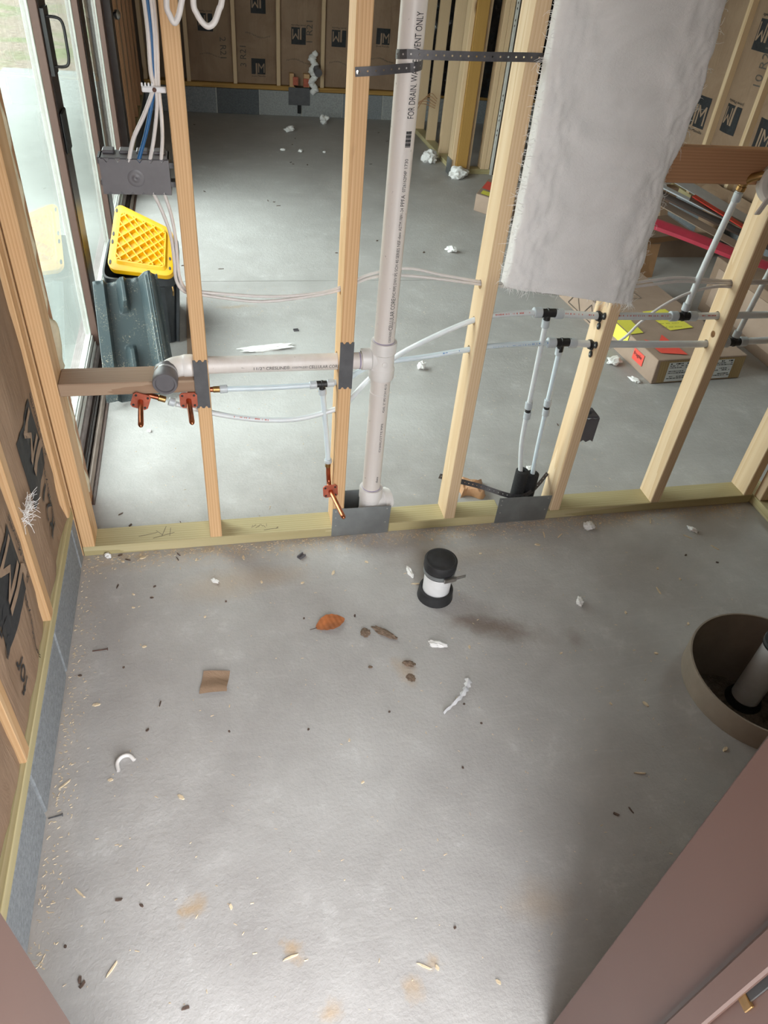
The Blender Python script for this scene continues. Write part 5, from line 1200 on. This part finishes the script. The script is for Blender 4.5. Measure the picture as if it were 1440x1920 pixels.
for k in range(2):
    a = 0.58 + k * 0.16
    for P, Q in (((a, 0.15), (a + 0.07, 0.85)), ((a + 0.07, 0.85), (a + 0.14, 0.15)), ((a + 0.14, 0.15), (a, 0.15))):
        p, q2 = side(*P), side(*Q); d = q2 - p
        MB().obox((p + q2) / 2 + Vector((-0.004, 0, 0)), (d, d.cross(Vector((1, 0, 0))), (1, 0, 0)), (d.length / 2, 0.002, 0.0005)).build('carton_print', 'inkgrey', cb)

c2 = thing('carton', (2.8, 1.35, 0), 'dark brown carton standing behind the right studs under the trim', 'box')
MB().box(2.46, 3.12, 0.98, 1.72, 0, 0.315).build('carton_body', 'carddark', c2, bev=0.003)
flat_text('carton_print', 'ONLY', (2.456, 1.30, 0.20), (0, -1, 0), (0, 0, 1), 0.16, 0.05, 'ink', c2)
flat_text('carton_print', 'ONLY', (2.52, 0.976, 0.20), (1, 0, 0), (0, 0, 1), 0.16, 0.05, 'ink', c2)
MB().box(2.455, 2.4595, 1.03, 1.66, 0.06, 0.27).build('printed_panel', 'card', c2)
c3 = thing('carton', (2.6, 2.5, 0), 'opened dark carton lying at the back below the crimson trim', 'box')
p0, p1 = Vector((2.387, 2.379, 0.17)), Vector((2.822, 2.492, 0.17))
MB().prism([p0, p1, p1 + Vector((0.0, 0.35, 0)), p0 + Vector((-0.1, 0.35, 0))], (0, 0, 0.004)).build('top_flap', 'carddark', c3)
MB().prism([p0 + Vector((0, 0, -0.035)), p1 + Vector((0, 0, -0.03)), p1, p0], (0.0, 0.006, 0)).build('front_edge', 'cardorange', c3)
q0 = Vector((2.314, 2.169, 0)); q1 = Vector((2.409, 2.185, 0))
MB().prism([q0, q1, p0 + Vector((0.14, 0, -0.03)), p0 + Vector((0.0, 0, -0.03))], (0.004, 0.008, 0)).build('side_flap', 'cardorange', c3)
MB().box(2.35, 3.05, 2.52, 2.535, 0, 0.165).build('back_panel', 'carddark', c3)

def strip(name, a, b, wv, w, t, mat, label, cat='trim', ext=(0.0, 0.0), lip=0.0):
    a, b = Vector(a), Vector(b); d = (b - a).normalized(); a = a - d * ext[0]; b = b + d * ext[1]
    wv = Vector(wv); wv = (wv - d * wv.dot(d)).normalized(); n = d.cross(wv)
    if n.z < 0: n = -n
    mb = MB(); prof = [(-w/2, 0), (w/2, 0), (w/2, t), (-w/2, t)] if not lip else [(-w/2, -lip), (-w/2, 0), (-w*0.22, 0.006), (0, t), (w*0.3, t), (w/2, 0.0), (w/2, -lip), (w/2 - 0.003, -lip), (w/2 - 0.003, -0.003), (w*0.3, t - 0.003), (0, t - 0.003), (-w*0.22, 0.003), (-w/2 + 0.003, -0.003), (-w/2 + 0.003, -lip)]
    m = len(prof); segs = 12; V = []
    for k in range(segs + 1):
        p = a.lerp(b, k / segs) + Vector((0, 0, 0.010 * math.sin(k / segs * 5.0) if lip else 0))
        V += [p + wv * u_ + n * h_ for u_, h_ in prof]
    F = [(k*m+i, k*m+(i+1) % m, (k+1)*m+(i+1) % m, (k+1)*m+i) for k in range(segs) for i in range(m)] + [tuple(range(m)), tuple(segs*m+i for i in range(m-1, -1, -1))]
    return tag(mb.add(V, F).build(name, mat, None, smooth=35), label, cat)
strip('metal_trim', (2.249, 2.041, 0.37), (2.602, 1.656, 0.33), (1, 0.5, 0), 0.105, 0.016, 'magenta', 'long glossy crimson trim strip lying across the cartons', ext=(0.35, 0.5), lip=0.02)
strip('metal_trim', (2.435, 2.295, 0.4), (2.631, 1.924, 0.34), (1, 0.5, 0), 0.10, 0.004, 'card', 'flat tan cardboard sleeve just above the crimson strip', 'cardboard', ext=(0.2, 0.4))
strip('metal_trim', (2.448, 2.279, 0.44), (2.771, 1.969, 0.35), (1, 0.5, 0), 0.085, 0.010, 'browntrim', 'dark brown trim strip with a pale edge in the stack', ext=(0.25, 0.4))
strip('metal_trim', (2.511, 2.288, 0.46), (2.813, 2.002, 0.37), (1, 0.5, 0), 0.045, 0.008, 'whitetrim', 'pale bluish trim strip beside the dark brown one', ext=(0.25, 0.35))
strip('metal_trim', (2.511, 2.164, 0.48), (2.789, 1.977, 0.385), (1, 0.5, 0), 0.075, 0.008, 'browntrim', 'dark brown trim strip under the bright red one', ext=(0.03, 0.35))
strip('metal_trim', (2.516, 2.195, 0.495), (2.741, 1.915, 0.4), (1, 0.5, 0), 0.045, 0.006, 'redtrim', 'bright red trim strip on top of the stack', ext=(0.0, 0.35))
strip('metal_trim', (2.665, 2.367, 0.47), (2.944, 2.08, 0.36), (1, 0.5, 0), 0.14, 0.003, 'whitetrim', 'wide pale sheet of trim at the back of the stack', ext=(0.2, 0.4))
sw = thing('sawhorse', (2.57, 2.96, 0), 'low dark wooden trestle under the far end of the trim stack', 'trestle')
MB().box(2.25, 2.90, 2.92, 3.00, 0.26, 0.335).build('beam', 'weathered', sw, bev=0.003)
for x in (2.32, 2.82):
    for s_ in (-1, 1): MB().obox((x, 2.96 + s_ * 0.07, 0.135), ((0, s_ * 0.35, -1), (1, 0, 0), (0, 1, 0)), (0.14, 0.03, 0.015)).build('leg', 'weathered', sw)
# insulation bundle slumped at the foot of the right wall
tag(MB().lathe((3.03, 2.62, 0.0), (-0.02, 0.1, 1), [(0.001, 0.0), (0.07, 0.0), (0.085, 0.10), (0.08, 0.22), (0.06, 0.30), (0.02, 0.35), (0.001, 0.36)], 18).build('insulation_bundle', 'kraft', smooth=80), 'crumpled kraft insulation bundle at the foot of the right wall', 'insulation')
def tuft(p, r, label, seed, stretch=(1, 1, 0.6), mat='fluff', rot=0.0, group='white fibreglass tufts on the floor', name='insulation_tuft', cat='insulation tuft'):
    bm = bmesh.new(); bmesh.ops.create_icosphere(bm, subdivisions=4, radius=1.0)
    zmin = 9
    for v in bm.verts:
        n = v.co.normalized(); k = 1 + 0.55 * noise.noise(n * 1.6 + Vector((seed, 0, 0))) + 0.30 * noise.noise(n * 4 + Vector((0, seed, 0))) + 0.14 * noise.noise(n * 11 + Vector((0, 0, seed)))
        v.co = Vector((n.x * k * stretch[0], n.y * k * stretch[1], n.z * k * stretch[2])) * r; zmin = min(zmin, v.co.z)
    me = bpy.data.meshes.new(name); bm.to_mesh(me); bm.free()
    o = link_mesh(name, me, mat, None, Matrix.Translation((p[0], p[1], (p[2] if len(p) > 2 else 0) - zmin * 0.8)) @ Matrix.Rotation(rot, 4, 'Z'), 80)
    return tag(o, label, cat, group)
tuft((2.70, 2.94, 0.336), 0.07, 'white insulation scrap on the trestle behind the trim stack', 77, (1.4, 1, 0.5))

# small carton by the closet
sc_ = thing('carton', (1.75, 3.5, 0), 'small brown carton with a red label half hidden by a stud at the back', 'box')
E0, E1, E2 = Vector((1.60, 3.42, 0)), Vector((1.80, 3.16, 0)), Vector((1.82, 3.80, 0))
E3 = E1 + (E2 - E0); eh = Vector((0, 0, 0.12))
MB().add([E0, E1, E3, E2, E0 + eh, E1 + eh, E3 + eh, E2 + eh], [(0,3,2,1),(4,5,6,7),(0,1,5,4),(1,2,6,5),(2,3,7,6),(3,0,4,7)]).build('carton_body', 'card', sc_, bev=0.004)
def et(a, b): return E0 + (E1 - E0) * a + (E2 - E0) * b + eh + Vector((0, 0, 0.004))
MB().add([et(0.04, 0.35), et(0.34, 0.35), et(0.34, 0.80), et(0.04, 0.80)], [(0, 1, 2, 3)]).build('red_label', 'stickerred', sc_)
MB().add([et(0.10, 0.05), et(0.40, 0.05), et(0.40, 0.25), et(0.10, 0.25)], [(0, 1, 2, 3)]).build('yellow_label', 'stickeryellow', sc_)
# thin wires hanging by the closet studs
wv_ = thing('wire_bundle', (1.69, 5.4, 0), 'thin brown wires dangling in front of the closet studs', 'wire')
for k in range(5):
    MB().tube(smooth_path([(1.70, 5.02 + k * 0.01, 0.42 - k * 0.02), (1.66, 5.12 + k * 0.05, 0.44 - k * 0.03), (1.60 - 0.02 * k, 5.25, 0.30), (1.57 - 0.015 * k, 5.32, 0.12), (1.56 + 0.01 * k, 5.36, 0.01)], 5), 0.003, 6).build('wire', 'oldboard', wv_)
# crumpled paper bag behind the sole plate
bag = MB().grid(lambda a, b: (0.515 + 0.105 * a + 0.012 * math.sin(b * 5 + a * 3), 0.150 + 0.085 * b + 0.014 * math.sin(a * 7), max(0.001, 0.022 + 0.030 * math.sin(a * 3.0) * math.sin(b * 3.0) + 0.016 * noise.noise(Vector((a * 5, b * 5, 3))) - 0.05 * (abs(a - 0.5) > 0.47) - 0.05 * (abs(b - 0.5) > 0.47))), 14, 12)
tag(bag.build('paper_scrap', 'orangebag'), 'crumpled tan paper scrap behind the sole plate', 'paper')

# ================================================================== DEBRIS ON THE FLOOR
TU = [((0.943, -0.068), 0.016, (1.2, 1, 0.7), 'white insulation tuft right of the plate with the foam sleeves'), ((0.754, -0.414), 0.014, (1.3, 0.8, 0.5), 'small white tuft alone on the floor right of the capped stub'),
      ((1.335, -0.129), 0.013, (1.4, 0.7, 0.5), 'white tuft near the right end of the partition'), ((0.232, -0.211), 0.016, (0.5, 1.5, 0.5), 'stringy white tuft left of the capped stub'),
      ((0.241, -0.518), 0.018, (0.6, 1.3, 0.4), 'ragged white scrap below the capped stub'), ((-0.395, -0.168), 0.009, (1.4, 0.8, 0.5), 'tiny white tuft in front of the narrow left stud'),
      ((1.716, 4.22), 0.062, (1.2, 0.8, 0.7), 'large white tuft at the foot of the golden corner post'), ((1.585, 4.66), 0.058, (1.1, 1, 0.9), 'large white tuft left of the golden corner post'),
      ((0.845, 5.868), 0.038, (1, 1, 0.9), 'white chunk at the foot of the far wall'), ((0.478, 5.533), 0.035, (1.4, 0.7, 0.6), 'white scrap on the far floor in front of the cover plate'),
      ((0.613, 1.124), 0.020, (0.8, 1, 0.9), 'white chunk beyond the partition right of the tall pipe'), ((1.186, 2.601), 0.028, (1.2, 0.8, 0.7), 'white chunk on the floor beyond the third stud'),
      ((1.624, 1.124), 0.030, (1.4, 1, 0.4), 'white fluffy tuft left of the stickered carton'), ((0.493, 4.859), 0.02, (1.3, 0.8, 0.5), 'middle one of three small tufts on the far floor'),
      ((0.347, 4.892), 0.016, (1.3, 0.8, 0.5), 'leftmost of three small tufts on the far floor'), ((0.70, 4.86), 0.013, (1, 1, 0.5), 'rightmost of three small tufts on the far floor'), ((1.647, 0.937), 0.02, (1.5, 0.8, 0.4), 'white tuft at the near corner of the stickered carton'),
      ((-0.62, 0.70), 0.008, (1, 1, 0.6), 'tiny white lump near the sliding door track'), ((0.85, 0.30), 0.012, (1, 1, 0.6), 'small white lump behind the plate with the foam sleeves'), ((-0.727, 0.012, 0.0), 0.009, (1.2, 1, 0.8), 'white curl on the floor by the left end of the sole plate')]
for i, (p, r, s, lb) in enumerate(TU): tuft((p[0], p[1] if not lb.startswith('white curl') else -0.012), r, lb, i * 3.7 + 1, s, rot=i * 1.1)
tuft((-0.098, 1.36), 0.055, 'long flat white strip of insulation on the floor left of the tall pipe', 91, (2.2, 0.45, 0.15), rot=0.15)
wt = MB(); rr = random.Random(8)
for k in range(70):
    p = Vector((LX + 0.006, -0.470 + 0.10 * rr.random(), 0.545 + rr.gauss(0, 0.008)))
    d = Vector((rr.gauss(0.10, 0.25), rr.gauss(0.6, 0.5), rr.gauss(-0.2, 0.4))).normalized()
    wt.tube(smooth_path([p, p + d * 0.014 + Vector((0.004, 0, rr.gauss(0, 0.006))), p + d * 0.03 + Vector((abs(rr.gauss(0.004, 0.004)), rr.gauss(0, 0.006), rr.gauss(0, 0.008)))], 3), 0.0005, 4)
tag(wt.build('insulation_tuft', 'fluff'), 'wispy white tuft caught on the left wall stud', 'insulation tuft', 'tuft on the left stud')
# torn white strip
ws = MB(); n = 22
for k in range(n + 1):
    t = k / n; c = Vector((0.300, -0.655, 0)).lerp(Vector((0.205, -0.755, 0)), t) + Vector((0.012 * math.sin(t * 4), 0, 0))
    d = Vector((-0.7, -0.7, 0)); sd = Vector((0.7, -0.7, 0)); w = 0.013 * (1 - t * 0.75) * (0.8 + 0.3 * math.sin(k * 2.1))
    ws.v += [tuple(c - sd * w + Vector((0, 0, 0.001))), tuple(c - sd * w * 0.2 + Vector((0, 0, 0.009 + 0.004 * math.sin(k)))), tuple(c + sd * w + Vector((0, 0, 0.002)))]
ws.f = [(k*3+i, k*3+i+1, (k+1)*3+i+1, (k+1)*3+i) for k in range(n) for i in range(2)]
tag(ws.build('plastic_strip', 'whiteplastic', smooth=50), 'torn white plastic strip on the middle of the floor', 'scrap')
# dry leaf
lf = thing('dry_leaf', (-0.063, -0.391, 0), 'curled orange brown dry leaf on the floor', 'leaf')
def leafp(a, b):
    L = 0.095; w = 0.030 * math.sin(PI * min(1, a * 0.97 + 0.02)) ** 0.75
    x = (a - 0.5) * L; y = (b - 0.5) * 2 * w * (1 + 0.03 * math.sin(a * 30)); z = 0.002 + 0.16 * abs(y) + 0.004 * math.sin(a * 3.1) + 0.0006 * math.sin(a * 40)
    c, s = math.cos(0.28), math.sin(0.28); return (-0.060 + x * c - y * s, -0.391 + x * s + y * c, z)
MB().grid(leafp, 26, 8).build('leaf_blade', 'leaf', lf, smooth=50)
MB().tube([leafp(0.03, 0.5), (-0.125, -0.408, 0.003)], 0.0012, 6).build('leaf_stem', 'darkbit', lf)
# kraft paper scrap
kp = MB().grid(lambda a, b: (-0.452 + 0.072 * a + 0.014 * b + (0.004 * math.sin(a * 9)) * (b < 0.1), -0.590 + 0.070 * b - 0.006 * a, 0.002 + 0.006 * abs(math.sin(a * 2.2 + b)) + 0.003 * math.sin(b * 7)), 12, 12)
ks = tag(kp.build('paper_scrap', 'kraft', smooth=40), 'square scrap of brown kraft paper on the floor', 'paper')
# mud
for i, (p, r, s, rot, lb) in enumerate((((0.038, -0.441), 0.013, (1, 1.1, 0.35), 0.3, 'brown mud clod with a white fleck beside the leaf'), ((0.094, -0.452), 0.026, (1.5, 0.42, 0.2), -0.75, 'long flaky mud cake right of the leaf'), ((0.142, -0.576), 0.014, (1.2, 0.7, 0.3), -0.4, 'small mud crumb below the long mud cake'), ((0.136, -0.622), 0.012, (0.9, 1.0, 0.12), 0.4, 'flat muddy crumb nearest the torn white strip'), ((0.028, -0.57), 0.0055, (1, 0.8, 0.6), 0, 'small dark pebble left of the muddy crumbs'))):
    tuft(p, r, lb, 40 + i * 2.3, s, 'mud', rot, 'dried mud crumbs', 'mud_clod', 'mud')
# U shaped bit of white tube
ut = MB().tube(smooth_path([(-0.648, -0.792, 0.006), (-0.652, -0.770, 0.008), (-0.642, -0.756, 0.010), (-0.625, -0.754, 0.009), (-0.612, -0.768, 0.006)], 6), 0.0052, 10, caps=False)
tag(ut.build('tube_scrap', 'pvcfit', smooth=60), 'U shaped white plastic tube scrap on the near left floor', 'scrap')
# nails
for (p, a, L, lb, mt) in (((-0.722, -0.399), 0.05, 0.040, 'rusty nail lying on the left floor', 'rust'), ((-0.783, -0.885), 0.15, 0.030, 'grey screw at the foot of the left block wall', 'guard')):
    d = Vector((math.cos(a), math.sin(a), 0)); c = Vector((p[0], p[1], 0.003))
    t = thing('nail', c, lb, 'nail')
    MB().tube([c - d * L / 2, c + d * L / 2], 0.0016, 8).build('shank', mt, t)
    MB().lathe(c + d * L / 2, d, [(0.0, 0), (0.0042, 0), (0.0042, 0.0012), (0, 0.0015)], 10).build('head', mt, t)
for (p, a, lb) in (((-0.111, -0.088), 0.7, 'dark grey plastic clip on the floor in front of the sole plate'), ((0.065, 1.549), 0.2, 'dark grey plastic clip on the floor beyond the partition')):
    d = Vector((math.cos(a), math.sin(a), 0)); s = Vector((-d.y, d.x, 0)); c = Vector((p[0], p[1], 0.0))
    tag(MB().prism([c + s * u_ + Vector((0, 0, h)) - d * 0.013 for u_, h in ((-0.008, 0.0), (0.008, 0.0), (0.008, 0.008), (0.005, 0.008), (0.005, 0.003), (-0.005, 0.003), (-0.005, 0.008), (-0.008, 0.008))], d * 0.026).build('plastic_clip', 'bluegrey'), lb, 'clip', 'grey plastic clips')
# wood chips and dark bits: one shape each, copied
def chip_mesh(name, mat, L, W, T, seed):
    rnd = random.Random(seed); top = [(-L/2, -W/2 * 0.5), (-L * 0.1, -W/2), (L/2 * 0.8, -W/2 * 0.7), (L/2, W/2 * 0.3), (L * 0.1, W/2), (-L/2 * 0.8, W/2 * 0.6)]
    top = [(a + rnd.uniform(-1, 1) * W * 0.15, b + rnd.uniform(-1, 1) * W * 0.15) for a, b in top]
    me = bpy.data.meshes.new(name); n = 6
    me.from_pydata([(a, b, 0.0002) for a, b in top] + [(a * 0.9, b * 0.9, T) for a, b in top], [], [tuple(range(n-1, -1, -1)), tuple(range(n, 2*n))] + [(i, (i+1) % n, n+(i+1) % n, n+i) for i in range(n)])
    me.materials.append(M[mat]); return me
CH_ = [chip_mesh('wood_chip', 'chipwood', L, W, 0.003, i) for i, (L, W) in enumerate(((0.022, 0.009), (0.034, 0.005), (0.014, 0.007), (0.010, 0.006)))]
DK_ = [chip_mesh('dark_flake', 'darkbit', L, W, 0.003, 20 + i) for i, (L, W) in enumerate(((0.016, 0.008), (0.010, 0.007), (0.020, 0.004), (0.007, 0.006)))]
chips = [(-0.718, -0.583, 0), (-0.5, -0.883, 0), (-0.396, -1.154, 2), (-0.636, -1.232, 1), (-0.281, -1.276, 1), (-0.01, -1.343, 1), (0.016, -1.351, 2), (-0.017, -0.176, 0), (-0.123, -0.209, 2), (0.719, -0.132, 0), (0.784, -0.812, 0), (0.889, -0.477, 2), (0.936, -0.983, 0), (0.663, -1.01, 1), (0.135, -1.4, 2), (0.339, -0.539, 2), (-0.772, -0.804, 1), (-0.666, -0.81, 2), (-0.712, -1.069, 1), (-0.251, -0.189, 2), (-0.429, -0.312, 3), (-0.602, -0.402, 2), (-0.641, -0.191, 3), (1.155, -0.359, 3), (1.074, -0.55, 2), (0.611, -0.603, 3), (0.907, -0.646, 2), (0.682, -0.796, 3), (-0.072, -0.794, 3), (-0.06, -0.916, 3), (-0.639, -0.246, 3), (1.372, -0.227, 1), (0.762, -0.084, 1), (0.819, -0.096, 1), (0.242, -0.261, 1), (1.30, -0.16, 1), (1.05, -0.40, 1), (1.10, -0.30, 2), (0.50, -0.15, 3), (0.1, -0.14, 2), (-0.3, -0.07, 0), (-0.45, -0.06, 2), (-0.62, -0.03, 0), (-0.68, -0.04, 2), (0.35, -0.06, 2), (1.2, -0.06, 1), (1.0, -0.05, 2)]
darks = [(-0.631, -1.098, 0), (-0.583, -1.118, 1), (-0.696, -1.24, 0), (-0.690, -1.25, 0), (-0.492, -1.327, 0), (0.548, -1.104, 0), (0.591, -1.101, 2), (0.075, -1.283, 3), (-0.690, -0.010, 0), (-0.665, -0.034, 2), (-0.51, -0.048, 2), (-0.69, -0.15, 2), (-0.579, -0.165, 1), (-0.586, -0.212, 1), (-0.507, -0.028, 2), (-0.654, -0.469, 3), (-0.584, -0.682, 1), (-0.768, -0.48, 1), (-0.73, -1.172, 3), (-0.174, -0.745, 3), (0.051, -0.725, 3), (0.292, -0.799, 3), (0.203, -0.919, 3), (-0.50, 0.13, 2), (-0.665, 0.137, 0), (1.239, -0.25, 1), (1.337, -0.3, 1), (-0.137, -0.359, 3), (0.019, -0.37, 1), (0.263, -0.732, 3), (-0.378, -0.719, 3), (-0.365, -0.257, 3), (-0.554, -0.605, 2), (-0.70, 0.20, 2), (0.30, 1.30, 3), (0.9, 0.5, 1), (1.1, 0.6, 2)]
fl_rand = random.Random(12)
for k in range(26): darks.append((fl_rand.uniform(-0.55, 1.4), fl_rand.uniform(2.3, 5.7), fl_rand.choice((0, 2, 2, 1))))
LAND = [((-0.06, -0.39), 'the dry leaf'), ((-0.42, -0.56), 'the kraft paper scrap'), ((0.29, -0.32), 'the capped drain stub'), ((0.25, -0.70), 'the torn white strip'), ((-0.63, -0.77), 'the U shaped tube scrap'),
        ((1.157, -0.813), 'the round pit'), ((-0.72, -0.40), 'the rusty nail'), ((-0.78, -0.88), 'the grey screw'), ((0.70, 0.0), 'the plate with foam sleeves'), ((0.10, 0.0), 'the wide galvanised plate'), ((-0.38, 0.0), 'the narrow left stud'),
        ((-0.79, 0.0), 'the left corner stud'), ((1.62, 0.0), 'the right end of the partition'), ((1.23, 0.0), 'the fifth stud'), ((0.26, -1.47), 'the right door jamb'), ((-0.60, -1.47), 'the left door jamb'), ((-0.20, -1.1), 'the middle of the near floor'),
        ((0.14, -0.58), 'the mud crumbs'), ((0.754, -0.414), 'the lone white tuft'), ((-0.8, 0.32), 'the sliding door track'), ((0.6, 1.12), 'the white chunk past the tall pipe'), ((-0.1, 1.36), 'the long flat insulation strip'), ((-0.25, -0.16), 'the brown dust patch')]
KIND = {'wood_chip': ('broad pale wood chip', 'long pale wood sliver', 'short pale wood chip', 'tiny pale wood crumb'), 'dark_flake': ('broad dark flake', 'blunt dark crumb', 'thin dark splinter', 'tiny dark speck')}
for lst, meshes, nm, ct, gr in ((chips, CH_, 'wood_chip', 'wood chip', 'pale wood chips scattered on the floor'), (darks, DK_, 'dark_flake', 'debris', 'dark flakes scattered on the floor')):
    for i, (x, y, k) in enumerate(lst):
        o = bpy.data.objects.new(nm, meshes[k]); COL.objects.link(o)
        o.location = (x, y, 0); o.rotation_euler = (0, 0, i * 2.399)
        if y > 2.3: o.scale = (1.7, 1.7, 1)
        near = min(LAND, key=lambda q: math.hypot(q[0][0] - x, q[0][1] - y))[1]
        tag(o, KIND[nm][k] + (' on the floor near ' + near if y < 2.2 else ' on the floor of the far room'), ct, gr)
# fine sawdust and splinters nobody could count
sd_ = MB(); rr = random.Random(5)
for k in range(2600):
    if k < 1300: x = rr.uniform(-0.78, 1.62); y = -abs(rr.gauss(0, 0.035)) - 0.004
    elif k < 1650: x = LX + 0.004 + abs(rr.gauss(0, 0.030)); y = rr.uniform(-1.4, 0)
    else: x = rr.uniform(-0.75, 1.3); y = rr.uniform(-1.4, 2.1)
    if math.hypot(x - PIT[0], y - PIT[1]) < 0.24 or 0 <= y <= 0.1: continue
    a = rr.uniform(0, PI); L = rr.uniform(0.0012, 0.005); w = rr.uniform(0.0006, 0.0014)
    d = Vector((math.cos(a), math.sin(a), 0)); s = Vector((-d.y, d.x, 0)); c = Vector((x, y, 0.0004))
    sd_.add([c - d * L - s * w, c + d * L - s * w, c + d * L + s * w, c - d * L + s * w + Vector((0, 0, 0.001)), c + Vector((0, 0, 0.0014))], [(0, 1, 4), (1, 2, 4), (2, 3, 4), (3, 0, 4)])
tag(sd_.build('sawdust', 'chipwood'), 'fine sawdust and splinters strewn along the partition and walls', 'sawdust', kind='stuff')
